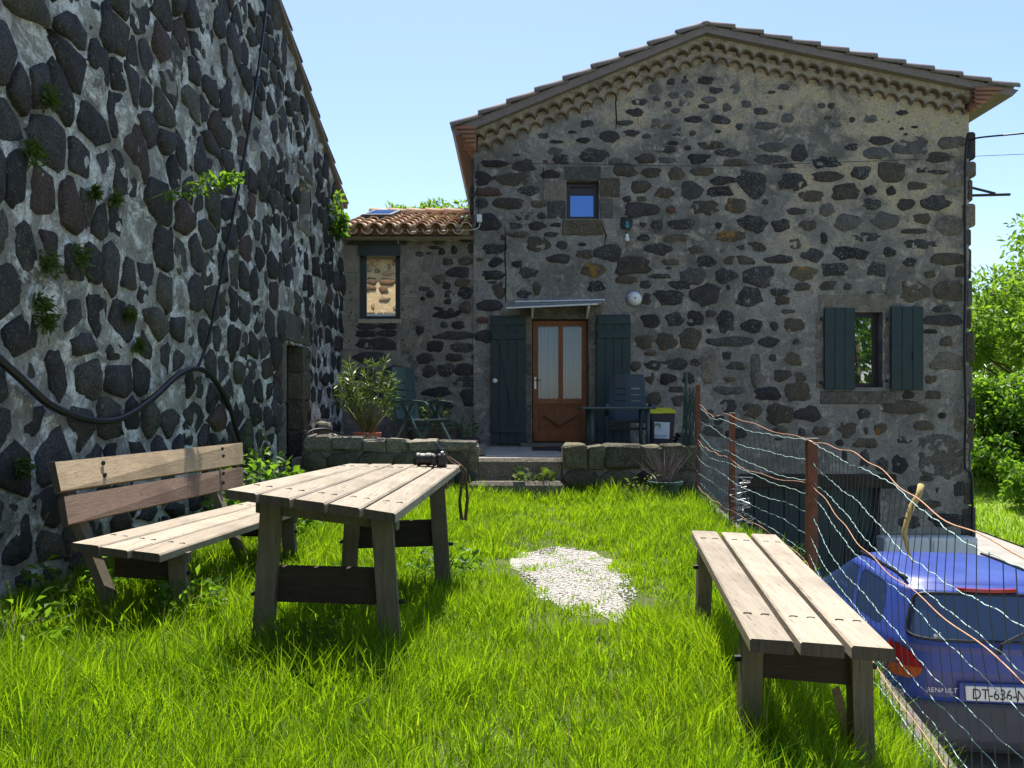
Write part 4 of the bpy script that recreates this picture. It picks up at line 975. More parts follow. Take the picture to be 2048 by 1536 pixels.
for p, w_ in zip(st_p, wd): mbk.v += [p+Vector((w_*.6,-w_*.7,0)), p-Vector((w_*.6,-w_*.7,0)), p-Vector((w_*.6,-w_*.7,0))+Vector((.002,.002,.001)), p+Vector((w_*.6,-w_*.7,0))+Vector((.002,.002,.001))]
mbk.f = [(4*k+i, 4*k+(i+1)%4, 4*k+4+(i+1)%4, 4*k+4+i) for k in range(n-1) for i in range(4)]
obj('strap', mbk, M['plankb'], cm)
# ------------------------------------------------------------------ wire fence
fe = thing('wire_fence', 'sagging wire mesh fence on rusty posts between the lawn and the blue car', 'fence', (2.0, 5.6, 0))
posts = [(1.3,1.5,.755,-.35),(2.11,5.6,.955,-.1),(2.016,7.3,1.115,-.05),(2.24,9.6,1.43,.0)]
for k, (x_, y_, zt_, zb_) in enumerate(posts):
    mbk = MB(); w_ = .034 if k == 1 else .024          # angle-iron posts
    mbk.box(x_-w_, x_+w_, y_-.004, y_+.004, zb_, zt_); mbk.box(x_-w_, x_-w_+.008, y_+.0045, y_+w_*1.6, zb_, zt_-.003); obj('post', mbk, M['rust'], fe)
    if k in (1,2): obj('post_cap', MB().box(x_-w_-.003, x_+w_+.003, y_-.006, y_+.03, zt_+.001, zt_+.006), M['steel'], fe)
FP = [(p[0], p[1]) for p in posts]
cum = [0]
for a, b in zip(FP, FP[1:]): cum.append(cum[-1]+math.hypot(b[0]-a[0], b[1]-a[1]))
def fpt(s):
    return (float(np.interp(s, cum, [p[0] for p in FP])), float(np.interp(s, cum, [p[1] for p in FP])))
def ftop(s): return float(np.interp(s, cum, [.74,.93,1.05,1.15]))
def fbot(s): x_, y_ = fpt(s); return gz(x_, y_)-.02
LS = cum[-1]; NW = 9
def sag(s, j):                                # slack between posts
    seg = max(i for i in range(len(cum)-1) if s >= cum[i]-1e-6); t_ = (s-cum[seg])/(cum[seg+1]-cum[seg])
    return -(.05+.045*math.sin(j*2.1+seg))*4*t_*(1-t_)*(1 if j > 0 else .4)
def wpt(s, j, rg=None, bulge=0.0):
    x_, y_ = fpt(s); t_ = j/(NW-1); z_ = fbot(s)+(ftop(s)-fbot(s))*t_+sag(s, j)*t_
    return Vector((x_-.03+.05*math.sin(s*1.3+j*.5)*t_, y_, z_))
rg = random.Random(55)
for j in range(NW):
    pts = []; s = 0.0; k = 0
    while s <= LS:
        p = wpt(s, j); p.z += .0030*math.sin(s*34)+rg.uniform(-.001,.001)+.014*math.sin(s*3.1+j*1.7)+.004*math.sin(s*9+j); p.x += rg.uniform(-.002,.002); pts.append(p); s += .025; k += 1
    obj('horizontal_wire', MB().tube(pts, .0019, 4), M['wire'], fe, smooth=True)
s = .02
while s < LS:
    x_, y_ = fpt(s); off = rg.uniform(-.012,.012); step = .10
    pts = [wpt(s+off*math.sin(j*.6)+.010*math.sin(j*.9+s*2), j)-X*.004 for j in range(NW)]
    obj('vertical_wire', MB().tube(pts, .0019, 3), M['wired'], fe); s += step
for j_, dz in ((NW-1, .045), (NW-3.4, 0), (1.7, 0)):      # rusty tension wires
    pts = []; s = 0
    while s <= LS: p = wpt(s, j_); p.z += dz+.02*math.sin(s*2.2+j_)+.008*math.sin(s*9); p.x -= .012; pts.append(p); s += .08
    obj('tension_wire', MB().tube(pts, .0024, 5), M['wireo'], fe, smooth=True)
c = Vector((2.02, 7.22, .55)); pts = []                   # loose wire ends tangled on the second post
for k in range(60): pts.append(c+Vector((rg.uniform(-.06,.16), rg.uniform(-.06,.06), -.007*k+rg.uniform(-.05,.05))))
obj('loose_wire', MB().tube(pts, .002, 4), M['steel'], fe)
sp = [P(1842,970,3.32), P(1838,988,3.3), P(1824,1012,3.3), P(1814,1040,3.28), P(1808,1066,3.27), P(1815,1098,3.26), P(1826,1126,3.25)]
tag(obj('dry_branch', MB().tube(sp, [.013,.012,.014,.011,.010,.007,.003], 8), M['stick'], smooth=True), 'short dry crooked branch caught in the wire fence', 'branch')
# green netting post in the corner of the terrace
ng = thing('garden_netting', 'dark green plastic netting bundled on a post beside the recycling bin', 'netting', (P(1380,0,9.75).x, 9.75, TZ))
p0, p1 = P(1372,745,9.75), P(1372,960,9.75); obj('post', MB().tube([p1, p0], .02, 8), M['greenpl'], ng)
rg = random.Random(8)
for k in range(34):
    a = P(1370+rg.uniform(-4,26), rg.uniform(772,800), 9.74+rg.uniform(-.05,.05)); b = P(1362+rg.uniform(-4,36), rg.uniform(880,965), 9.74+rg.uniform(-.06,.06)); m_ = (a+b)/2+Vector((rg.uniform(-.08,.08),rg.uniform(-.04,.04),0))
    obj('net_strand', MB().tube([a, m_, b], .004, 4), M['greenpl'], ng)
# ------------------------------------------------------------------ things on the terrace and the house wall
def armchair(name, label, c, ang, mk, recline=14):
    t_ = thing(name, label, 'chair', c); Mx = Matrix.Translation(Vector(c)) @ Matrix.Rotation(ang, 4, 'Z')   # faces local -y
    def add(n, m, sm=False): return obj(n, m.xf(Mx), M[mk], t_, smooth=sm)
    W = .27; seg = 8; a = R(recline); H = .70; mbk = MB()
    def bp(u, v): z = .42+v*H*math.cos(a); y = .22+v*H*math.sin(a)+.03*math.sin(v*math.pi)-.03*(1-(2*u-1)**2); w = W*(1-.12*v**3)*(.92+.1*math.sin(v*2.4)); return Vector(((2*u-1)*w, y, z))
    slots = [(.28,.31),(.42,.45),(.55,.58),(.68,.71)]
    lv = sorted({0,1.0,.10,.18,.86,.94,*[q for s in slots for q in s]}); us = [0,.15,.46,.54,.85,1]
    def grid(th):
        ix = {}
        for i, v in enumerate(lv):
            for j, u in enumerate(us):
                for k in (0,1): p = bp(u, v); ix[i,j,k] = len(mbk.v); mbk.v.append(p+Vector((0, th*k, 0)))
        return ix
    ix = grid(.022); fs = []
    def hole(i, j): return any(abs(lv[i]-s[0]) < 1e-6 for s in slots) and j in (1,3)
    for i in range(len(lv)-1):
        for j in range(len(us)-1):
            if hole(i, j): continue
            for k in (0,1): fs.append((ix[i,j,k], ix[i,j+1,k], ix[i+1,j+1,k], ix[i+1,j,k]))
            for (i2, j2, e) in ((i-1,j,((i,j),(i,j+1))),(i+1,j,((i+1,j),(i+1,j+1))),(i,j-1,((i,j),(i+1,j))),(i,j+1,((i,j+1),(i+1,j+1)))):
                if not (0 <= i2 < len(lv)-1 and 0 <= j2 < len(us)-1) or hole(i2, j2):
                    p, q = e; fs.append((ix[(*p,0)], ix[(*q,0)], ix[(*q,1)], ix[(*p,1)]))
    mbk.f = fs; add('backrest', mbk)
    mbk = MB(); n = 7
    for k in range(n):
        y0, y1 = -.26+.48*k/n, -.26+.48*(k+.86)/n; z_ = .42+.015*((k-3)/3)**2; mbk.box(-W+.01, W-.01, y0, y1, z_-.018, z_)
    for sx in (-1,1): mbk.box(sx*W-.018, sx*W+.018, -.27, .24, .385, .425)
    add('seat', mbk)
    for sx in (-1,1):
        x_ = sx*(W+.045)
        pts = [(x_,-.29,.60),(x_,-.25,.64),(x_,-.05,.66),(x_,.18,.645),(x_,.30,.62)]; mbk = MB()
        for p in pts: mbk.v += [Vector((p[0]-.028,p[1],p[2])), Vector((p[0]+.028,p[1],p[2])), Vector((p[0]+.028,p[1],p[2]+.022)), Vector((p[0]-.028,p[1],p[2]+.022))]
        mbk.f = [(4*k+i, 4*k+(i+1)%4, 4*k+4+(i+1)%4, 4*k+4+i) for k in range(4) for i in range(4)]+[(0,1,2,3),(16,17,18,19)]
        add('armrest', mbk)
        for (y0, y1) in ((.10,-.30),(-.08,.34)):
            a_, b_ = Vector((x_,y0,.64)), Vector((x_,y1,0)); w_ = .024
            mbk = MB().hexa([b_+Vector(q) for q in ((-w_,-w_,0),(w_,-w_,0),(w_,w_,0),(-w_,w_,0))]+[a_+Vector(q) for q in ((-w_,-w_,0),(w_,-w_,0),(w_,w_,0),(-w_,w_,0))]); add('leg', mbk)
    mbk = MB().box(-W-.04, W+.04, .02, .045, .30, .335); add('stretcher', mbk)
    return t_
armchair('garden_armchair', 'dark green plastic armchair seen from the side beside the potted oleander', (P(846,0,10.45).x, 10.45, TZ+.04), R(62), 'greenpl', 8)
armchair('garden_armchair', 'dark slatted plastic armchair behind the plastic table by the door shutter', (P(1258,0,11.35).x, 11.35, TZ), R(-4), 'bluepl', 12)
pt2 = thing('plastic_table', 'dark green plastic garden table in front of the right door shutter', 'table', (P(1235,0,10.7).x, 10.7, TZ))
a, b = P(1163,0,10.35), P(1305,0,10.35); ztop = P(0,814,10.35).z
obj('table_top', MB().bevbox(a.x, b.x, 10.35, 11.05, ztop-.03, ztop, .01), M['greenpl'], pt2)
for (x_, y_) in ((a.x+.14,10.42),(b.x-.05,10.42),(a.x+.14,10.98),(b.x-.05,10.98)): obj('leg', MB().tube([(x_,y_,TZ),(x_,y_,ztop-.03)], [.022,.03], 10), M['greenpl'], pt2, smooth=True)
obj('stretcher', MB().box(a.x+.14, b.x-.05, 10.41, 10.43, TZ+.07, TZ+.10), M['greenpl'], pt2)
# recycling bin
rbn = thing('recycling_bin', 'dark plastic recycling bin with a yellow lid and pale label', 'bin', (P(1322,0,11).x, 11, TZ))
c = P(1322,0,11.0).x; zt_ = P(0,826,11).z; q = lambda w_, z_: [Vector((c-w_,10.88,z_)), Vector((c+w_,10.82,z_)), Vector((c+w_,11.2,z_)), Vector((c-w_,11.2,z_))]
obj('body', MB().hexa(q(.125,TZ)+q(.155,zt_)), M['greypl'], rbn)
lid = [p+Z*(.012+(.02 if p.y < 11 else .06)) for p in q(.168,zt_)]; obj('lid', MB().hexa([p for p in q(.168,zt_-.004)]+lid), M['yellow'], rbn)
la, lb = P(1300,884,10.84), P(1328,846,10.84); yl = lambda x_: 10.86-.10*(x_-c)-.012
mbk = MB().add([(x_, yl(x_)-.022+(.016 if 0 else 0), z_) for x_, z_ in ((c-.115,.735),(c+.080,.728),(c+.088,.95),(c-.115,.958))], [(0,1,2,3)])
mbk.v = [Vector((v.x, 10.88+(-.06*(v.x-c+.14)/.28)-.006+.0, v.z)) for v in mbk.v]
sheet_ = obj('label_sheet', mbk, M['paper'], rbn)
M['green_ink'] = simple('green_ink', (.05,.30,.08), .6, .1, 5, bump=0); M['blue_ink'] = simple('blue_ink', (.03,.16,.35), .6, .1, 5, bump=0)
dirx = Vector((.28,-.06,0))
px_ = c-.110; text('lettering', 'RECYCLER !', .048, M['blue_ink'], rbn, (px_, 10.88-.06*(px_-c+.14)/.28-.009, .748), dirx, (0,0,1), .0006, .68)
for r_, a0, a1 in ((.045,20,200),(.028,-60,150)):
    cc = Vector((c-.07, 10.88-.06*(.07)/.28-.010, .89)); obj('logo', MB().tube([cc+dirx.normalized()*r_*math.cos(R(t_))+Z*r_*math.sin(R(t_)) for t_ in np.linspace(a0, a1, 12)], .006, 4), M['green_ink'], rbn)
# slabs, door mat, awning, lamp
sl = thing('slate_stack', 'small stack of rough grey slabs beside the recycling bin', 'slabs', (P(1372,0,10.9).x, 10.9, TZ))
for k in range(6): slab(P(1345+k*3,0,10.8).x, P(1398-k*2,0,10.8).x, 10.75+.02*k, 11.1, TZ+.002+.045*k, TZ+.042+.045*k, 'grey', sl, 'slab', .008, .008, k+30)
a, b = P(1065,0,11.3), P(1126,0,11.3); tag(obj('door_mat', MB().bevbox(a.x, b.x, 11.2, 11.75, .548, .57, .008), M['black']), 'flat black door mat on the landing before the wooden door', 'mat')
aw = thing('door_canopy', 'slim grey metal canopy sheet above the wooden front door', 'canopy', (P(1110,0,12.3).x, D, P(0,605,D).z))
q = [P(1012,616,D-.42), P(1196,608,D-.42), P(1210,602,D-.03), P(1030,606,D-.03)]; obj('sheet', MB().hexa([p-Z*.012 for p in q]+q), M['steel'], aw)
obj('rim', MB().tube([q[0], q[1]], .012, 6), M['white'], aw); obj('rim', MB().tube([q[3]+Z*.02, q[2]+Z*.02], .012, 6), M['white'], aw)
for px in (1065,1176): c = P(px,618,D-.2); obj('bracket', MB().hexa([Vector(p) for p in ((c.x-.015,D-.36,c.z-.005),(c.x+.015,D-.36,c.z-.005),(c.x+.015,D,c.z-.13),(c.x-.015,D,c.z-.13),(c.x-.015,D-.36,c.z+.03),(c.x+.015,D-.36,c.z+.03),(c.x+.015,D,c.z+.05),(c.x-.015,D,c.z+.05))]), M['white'], aw)
lm = thing('wall_lamp', 'round white bulkhead lamp on the house wall right of the canopy', 'lamp', tuple(P(1268,598,D)))
Rx = Matrix.Rotation(R(90),3,'X'); c = P(1268,598,D)
obj('rim', MB().lathe(Vector((c.x,D-.02,c.z)), [(.125,-.02),(.128,.02),(.105,.045)], 28, Rx), M['steel'], lm, smooth=True)
obj('dome', MB().lathe(Vector((c.x,D-.06,c.z)), [(.100,0),(.095,.03),(.07,.06),(.035,.075),(.012,.08)], 28, Rx), M['white'], lm, smooth=True)
obj('screw', MB().lathe(Vector((c.x,D-.14,c.z)), [(.014,0),(.012,.012)], 10, Rx), M['rust'], lm)
for (py, mk, lab) in ((450,'teal','teal glass insulator on the wall below the small upper window'), (476,'white','white porcelain insulator under the teal one')):
    iz = thing('insulator', lab, 'insulator', tuple(P(1254,py,D)), 'insulators on the house wall'); c = P(1254,py,D-.09)
    obj('bell', MB().lathe(c-Z*.05, [(.030,0),(.036,.02),(.036,.05),(.022,.058),(.026,.075),(.026,.10),(.012,.115)], 16), M[mk], iz, smooth=True)
    obj('hook', MB().tube([c-Z*.05, c-Z*.10, c-Z*.10+Y*.08], .010, 6), M['rust'], iz)
jb = thing('junction_box', 'small white junction box at the annex roof corner', 'box', tuple(P(959,438,D))); a, b = P(954,446,D), P(964,430,D)
obj('case', MB().bevbox(a.x,b.x,D-.07,D,a.z,b.z,.01), M['white'], jb); obj('lid', MB().bevbox(a.x+.006,b.x-.006,D-.078,D-.068,a.z+.01,b.z-.008,.003), M['white'], jb)
def cable(name, pts, r, mk, label, cat='cable', group=None, n=6, dense=8):
    pts = [Vector(p) for p in pts]; out = []
    for i in range(len(pts)-1):                # Catmull-Rom
        p0, p1, p2, p3 = pts[max(i-1,0)], pts[i], pts[i+1], pts[min(i+2,len(pts)-1)]
        for k in range(dense):
            t_ = k/dense; out.append(.5*((2*p1)+(p2-p0)*t_+(2*p0-5*p1+4*p2-p3)*t_*t_+(3*p1-p0-3*p2+p3)*t_**3))
    out.append(pts[-1]); return tag(obj(name, MB().tube(out, r, n), M[mk], smooth=True), label, cat, group)
cable('white_cable', [P(x_,y_,D-.06) for x_, y_ in ((960,447),(956,456),(938,460),(905,461),(860,462),(820,464),(801,466),(796,480),(797,487))], .007, 'white', 'thin white cable looping along the annex wall under its roof')
cable('black_cable', [P(x_,y_,D-.06) for x_, y_ in ((1938,282),(1932,300),(1930,420),(1931,560),(1929,700),(1932,820),(1930,930),(1944,960),(1945,1120))], .018, 'black', 'thick black cable running down the right corner of the house')
cable('power_line', [P(1938,282,D-.05), P(1960,275,D-.3), P(2060,265,D-1.2), P(2300,235,D-3.5)], .014, 'black', 'thick overhead cable leaving the right gable corner')
cable('power_line', [P(975,326,D-.10), P(1200,329,D-.11), P(1400,332,D-.11), P(1600,327,D-.11), P(1850,318,D-.10)], .005, 'black', 'thin black wire strung straight across the gable wall')
cable('power_line', [P(1850,318,D-.10), P(1940,313,D-.25), P(2050,308,D-.6), P(2300,295,D-2)], .004, 'black', 'thin overhead wire continuing right past the gable corner')
cable('down_cable', [P(957,330,D-.03), P(956,380,D-.03), P(957,430,D-.03)], .008, 'black', 'short black cable dropping to the white junction box')
br = thing('iron_bracket', 'dark iron bracket sticking out from the right corner of the house', 'bracket', tuple(P(1945,385,D)))
obj('arm', MB().tube([P(1942,391,D+.1), P(2020,389,D+.1)], .022, 6), M['iron'], br); obj('brace', MB().tube([P(1942,375,D+.1), P(1990,387,D+.1)], .020, 6), M['iron'], br)
# wavering cables on the barn wall
cable('hanging_cable', [BP(524,-40,.07), BP(512,60,.08), BP(482,260,.08), BP(448,440,.08), BP(415,600,.08), BP(398,680,.08), BP(376,738,.08)], .013, 'black', 'long black cable hanging diagonally down the barn wall')
cable('black_hose', [BP(-60,700,.10), BP(0,752,.10), BP(70,812,.10), BP(150,840,.10), BP(215,836,.10), BP(280,795,.10), BP(335,748,.10), BP(375,738,.10), BP(405,758,.10), BP(436,810,.10), BP(452,860,.10), BP(466,900,.10)], .024, 'black', 'thick black hose drooping in a wave across the barn wall')
cable('thin_cable', [BP(420,795,.08), BP(407,802,.08), BP(402,830,.08), BP(398,890,.08)], .008, 'black', 'thin black cable end dropping beside the hose arch')
cable('garden_hose', [P(600,905,9.5), P(606,880,9.5), P(622,862,9.6), P(650,858,9.7), P(668,864,9.8), P(690,872,10.0)], .014, 'black', 'thin black hose curving over the garden wall end')
slb = tag(obj('carved_stone', MB().add(*stone_mesh(blob(.17,.2,10,random.Random(3),2.2,.2), X, Z, -Y, P(647,856,9.8), .07, .07, 5)), M['light'], smooth=True), 'small pale pitted stone standing on the garden wall end', 'stone')
# meter boxes at the foot of the house
for (u0, u1, lab) in ((1768,1860,'pale grey meter cabinet at the house foot, left of the pair'), (1863,1956,'pale grey meter cabinet at the house corner, right of the pair')):
    t_ = thing('meter_cabinet', lab, 'cabinet', (P((u0+u1)/2,0,12.2).x, 12.2, zlow(12.2)), 'meter cabinets at the house foot'); a, b = P(u0,0,12.2), P(u1,1076,12.2)
    obj('case', MB().bevbox(a.x,b.x,12.2,D-.04,zlow(12.2),b.z,.012), M['white'], t_); obj('door', MB().bevbox(a.x+.03,b.x-.03,12.185,12.199,zlow(12.2)+.1,b.z-.05,.005), M['white'], t_)
    obj('lock', MB().lathe(Vector((a.x+.09,12.185,b.z-.35)), [(.02,0),(.02,.01)], 10, Rx), M['iron'], t_)
# ------------------------------------------------------------------ blue hatchback below the fence
CZ = zlow(6.1); CM = Matrix.Translation(Vector((3.75, 6.1, CZ))) @ Matrix.Rotation(R(-6.6), 4, 'Z')
car = thing('parked_car', 'small blue hatchback parked below the fence, seen from behind', 'car', (3.75, 6.1, CZ))
ip = lambda z, tb: float(np.interp(z, [q[0] for q in tb], [q[1] for q in tb]))
YR = [(.22,.05),(.30,0),(.56,0),(.60,.035),(.98,.06),(1.02,.075),(1.38,.25),(1.42,.33)]; YF = [(.22,3.36),(.5,3.43),(.7,3.34),(.85,3.05),(.94,2.66),(1.0,2.56),(1.40,1.72),(1.42,1.66)]
HW = [(.22,.75),(.35,.80),(.6,.815),(.8,.805),(1.0,.765),(1.38,.63),(1.42,.58)]
NP = 440
def outline(z, grow=0.0):
    hw, y0, y1 = ip(z, HW)+grow, ip(z, YR)-grow, ip(z, YF)+grow; n_ = 6.5; th = np.linspace(-math.pi/2, 1.5*math.pi, 3000)
    x_ = hw*np.sign(np.cos(th))*np.abs(np.cos(th))**(2/n_); y_ = (y0+y1)/2+(y1-y0)/2*np.sign(np.sin(th))*np.abs(np.sin(th))**(2/n_)
    y_ = y_+.05*(np.abs(x_)/hw)**2*(np.sin(th) < 0)*np.clip(1-(y_-y0)/.6, 0, 1)
    L_ = np.concatenate([[0], np.cumsum(np.hypot(np.diff(x_), np.diff(y_)))]); s_ = np.linspace(0, L_[-1], NP, endpoint=False)
    return np.stack([np.interp(s_, L_, x_), np.interp(s_, L_, y_), np.full(NP, z)], 1)
zs = np.concatenate([np.linspace(.22,.98,60), np.linspace(.99,1.42,46)]); rings = [outline(z) for z in zs]
def region(x_, y_, z):
    """which piece of the skin a spot on it belongs to"""
    rear = y_ < ip(z, YR)+.30; front = y_ > ip(z, YF)-.16
    if 1.035 < z < 1.365:
        k = (z-1.035)/.33
        if rear and abs(x_) < ip(z, HW)-.105 and (abs(x_)/(ip(z, HW)-.105))**8+(abs(k-.5)*2)**8 < 1.02: return 'rear_window'
        if front and abs(x_) < ip(z, HW)-.07: return 'windscreen'
        if not rear and not front and abs(x_) > ip(z, HW)*.9:
            yb0, yb1 = ip(z, YR)+.36, ip(z, YR)+1.02
            m_, h_ = (yb0+yb1)/2, (yb1-yb0)/2
            if (abs(y_-m_)/h_)**5+(abs(k-.5)*2)**6 < 1.02: return 'side_window_a'
            yb0, yb1 = ip(z, YR)+1.10, ip(z, YF)-.13
            if yb0 < y_ < yb1 and k < .95: return 'side_window_b'
    q_ = (z-.85)/.128
    if y_ < ip(z, YR)+.24 and abs(q_) < 1 and abs(x_) > .71-.15*math.sqrt(1-q_*q_)+.05*q_: return 'tail_light' if z > .815 or abs(x_) > .735 else 'indicator'
    if z < .575: return 'bumper'
    if rear and z > .935 and z < .992 and abs(x_) < .70: return 'faded_band'
    if rear and .60 < z < .80 and abs(x_) < .53: return 'faded_panel'
    if front and .66 < z < .80 and abs(x_) > .45: return 'headlight'
    return 'body'
parts = {}
for i in range(len(zs)-1):
    for k in range(NP):
        a, b, c, d_ = rings[i][k], rings[i][(k+1)%NP], rings[i+1][(k+1)%NP], rings[i+1][k]; m_ = (a+b+c+d_)/4; rgn = region(*m_)
        key = rgn+('L' if m_[0] < 0 else 'R') if rgn.startswith(('side','tail','head','indi')) else rgn
        parts.setdefault(key, []).append((i, k))
CMAT = {'body':'carblue','bumper':'bumper','rear_window':'glass_car','windscreen':'glass_car','faded_band':'carfade','faded_panel':'carfade'}
nm = {'side_window_a':'rear_side_window','side_window_b':'door_window','tail_light':'tail_light','headlight':'headlight'}
for key, qs in parts.items():
    ix = {}; mbk = MB(); base = key.rstrip('LR')
    def vid(i, k):
        k %= NP
        if (i, k) not in ix:
            p = Vector(rings[i][k]); g = .012 if base in ('bumper',) else .006 if base in ('tail_light','indicator') else -.004 if 'window' in base or base == 'windscreen' else 0
            if g: hw = ip(zs[i], HW); cx = Vector((0, min(max(p.y, .5), 2.4), p.z)); p = p+(p-cx).normalized()*g
            ix[i,k] = len(mbk.v); mbk.v.append(CM @ p)
        return ix[i,k]
    for (i, k) in qs: mbk.f.append((vid(i,k), vid(i,k+1), vid(i+1,k+1), vid(i+1,k)))
    mk = CMAT.get(base, 'glass_car' if 'window' in base else 'red_lens' if base == 'tail_light' else 'amber' if base == 'indicator' else 'white')
    obj(nm.get(base, base), mbk, M[mk], car, smooth=True, fixn=False)
def rear_y(x_, z):                             # the skin at the back of the car
    o_ = outline(z); o_ = o_[o_[:,1] < (ip(z, YR)+.35)]; o_ = o_[np.argsort(o_[:,0])]; return float(np.interp(x_, o_[:,0], o_[:,1]))
pts = []
for th in np.linspace(0, 2*math.pi, 72):
    c_, s_ = math.cos(th), math.sin(th); z = 1.20+.166*math.copysign(abs(s_)**.25, s_); x_ = (ip(z, HW)-.103)*math.copysign(abs(c_)**.25, c_); pts.append(CM @ Vector((x_, rear_y(x_, z)-.003, z)))
obj('window_seal', MB().tube(pts, .013, 6), M['black'], car, smooth=True)
mbk = MB(); top = rings[-1]; cen = top.mean(0); lev = [(1,0),(.96,.022),(.85,.042),(.6,.058),(.3,.064),(.02,.066)]
for (s_, dz) in lev:
    for k in range(NP): p = cen+(top[k]-cen)*s_; mbk.v.append(CM @ Vector((p[0], p[1], 1.42+dz)))
mbk.f = [(i*NP+k, i*NP+(k+1)%NP, (i+1)*NP+(k+1)%NP, (i+1)*NP+k) for i in range(5) for k in range(NP)]+[tuple(5*NP+k for k in range(NP))]
obj('roof', mbk, M['carblue'], car, smooth=True)
for sx in (-1,1): obj('roof_gutter', MB().tube([CM @ Vector((sx*(ip(1.42,HW)-.03), y_, 1.447+.01*math.sin((y_-.4)/1.3*3.1))) for y_ in np.linspace(.42,1.6,12)], .012, 6), M['black'], car)
mbk = MB(); 
for x_ in np.linspace(-.22,.22,9): mbk.v += [CM @ Vector((x_, .285+.04*(x_/.22)**2, 1.405)), CM @ Vector((x_, .265+.04*(x_/.22)**2, 1.375)), CM @ Vector((x_, .215+.04*(x_/.22)**2, 1.385)), CM @ Vector((x_, .215+.04*(x_/.22)**2, 1.412))]
mbk.f = [(4*k+i, 4*k+(i+1)%4, 4*k+4+(i+1)%4, 4*k+4+i) for k in range(8) for i in range(4)]+[(0,1,2,3),(32,33,34,35)]
obj('brake_light', mbk, M['red_lens'], car)
cl = lambda *b_: MB().bevbox(*b_).xf(CM)
pl = obj('number_plate', cl(-.27,.25,-.004,.022,.605,.715,.004), M['white'], car)
obj('plate_recess', cl(-.31,.29,.012,.03,.585,.735,.006), M['carblue'], car)
tx = lambda n, s_, sz, mk, par, x_, y_, z_, sq=1.0, e=.001: text(n, s_, sz, M[mk], par, CM @ Vector((x_,y_,z_)), CM.to_3x3() @ X, Z, e, sq)
tx('plate_lettering', 'DT-636-N', .115, 'iron', pl, -.225, -.0055, .619, .80)
tx('badge_lettering', 'RENAULT', .052, 'steel', car, -.545, .022, .652, 1.0, .002)
tx('window_sticker', 'elf', .055, 'white', car, -.48, .060, 1.065)
obj('tailgate_handle', cl(-.03,.03,.0,.03,.525,.555,.004), M['iron'], car)
wp = CM @ Vector((-.02,.03,.985)); obj('wiper', MB().tube([CM @ Vector((-.02,.02,.96)), CM @ Vector((.0,.02,1.03)), CM @ Vector((.22,.085,1.12)), CM @ Vector((.42,.10,1.11))], [.02,.014,.01,.008], 6), M['black'], car)
for sx in (-1,1):
    obj('door_mirror', cl(*sorted((sx*.80,sx*.95)),2.05,2.13,1.04,1.16,.03), M['carblue'], car)
    for y_ in (.52,2.87):
        c = CM @ Vector((sx*.70,y_,.27)); w_ = obj('wheel', MB().lathe(c, [(.10,-.07),(.265,-.08),(.275,-.05),(.275,.05),(.265,.08),(.10,.07)], 28, (CM.to_3x3() @ Matrix.Rotation(R(90),3,'Y'))), M['black'], car, smooth=True)
        obj('rim', MB().lathe(c, [(.17,-.088),(.16,-.075),(.16,.075),(.17,.088)], 20, (CM.to_3x3() @ Matrix.Rotation(R(90),3,'Y'))), M['steel'], w_)
obj('underbody', cl(-.72,.72,.1,3.3,.16,.23,.01), M['black'], car)
# ------------------------------------------------------------------ vegetation
def blades(xy, zb, h, w, lean, az, tint, name, m, parent=None, seg=2):
    """many tapered, bent blades as one mesh: 2 base, 2 middle and 1 tip vertex each"""
    n = len(xy); d = np.stack([np.cos(az), np.sin(az)], 1); s = np.stack([-d[:,1], d[:,0]], 1)
    rot = RNG.uniform(0, math.pi, n); s = np.stack([np.cos(rot), np.sin(rot)], 1)
    b = np.concatenate([xy, zb[:,None]], 1)
    mid = b.copy(); mid[:,:2] += d*(lean*.32*h)[:,None]; mid[:,2] += h*.58*np.sqrt(np.clip(1-(lean*.4)**2, .2, 1))
    tip = b.copy(); tip[:,:2] += d*(lean*h)[:,None]; tip[:,2] += h*np.sqrt(np.clip(1-(lean*.75)**2, .1, 1))
    sw = np.concatenate([s*w[:,None]/2, np.zeros((n,1))], 1)
    v = np.stack([b-sw, b+sw, mid+sw*.85, mid-sw*.85, tip], 1).reshape(-1,3)
    o = np.arange(n)[:,None]*5
    f = np.concatenate([o+np.array([[0,1,2]]), o+np.array([[0,2,3]]), o+np.array([[3,2,4]])], 0)
    return raw(name, v, f, m, parent, {'tint': np.repeat(tint, 5)})
def pn(x, y, s, o=0): return np.array([mnoise.noise(Vector((a*s+o, b*s, o*.7))) for a, b in zip(x, y)])
GC, GR = np.array([.42,5.45]), np.array([.33,.90])
def gravel_d(x, y): 
    u = x-GC[0]-.10*(GC[1]-y)*.6; return np.hypot(u/GR[0], (y-GC[1])/GR[1])
def gzv(x, y): return np.array([gz(a, b) for a, b in zip(x, y)])
def lawn_pts(n, y0, y1):
    y = RNG.uniform(y0, y1, n); fxv = np.interp(y, [p[1] for p in FENCE], [p[0] for p in FENCE]); x = -2.84+RNG.uniform(0, 1, n)*(fxv+2.84+.02); return x, y
gx, gy, gh, gw, gl, ga, gt = [], [], [], [], [], [], []
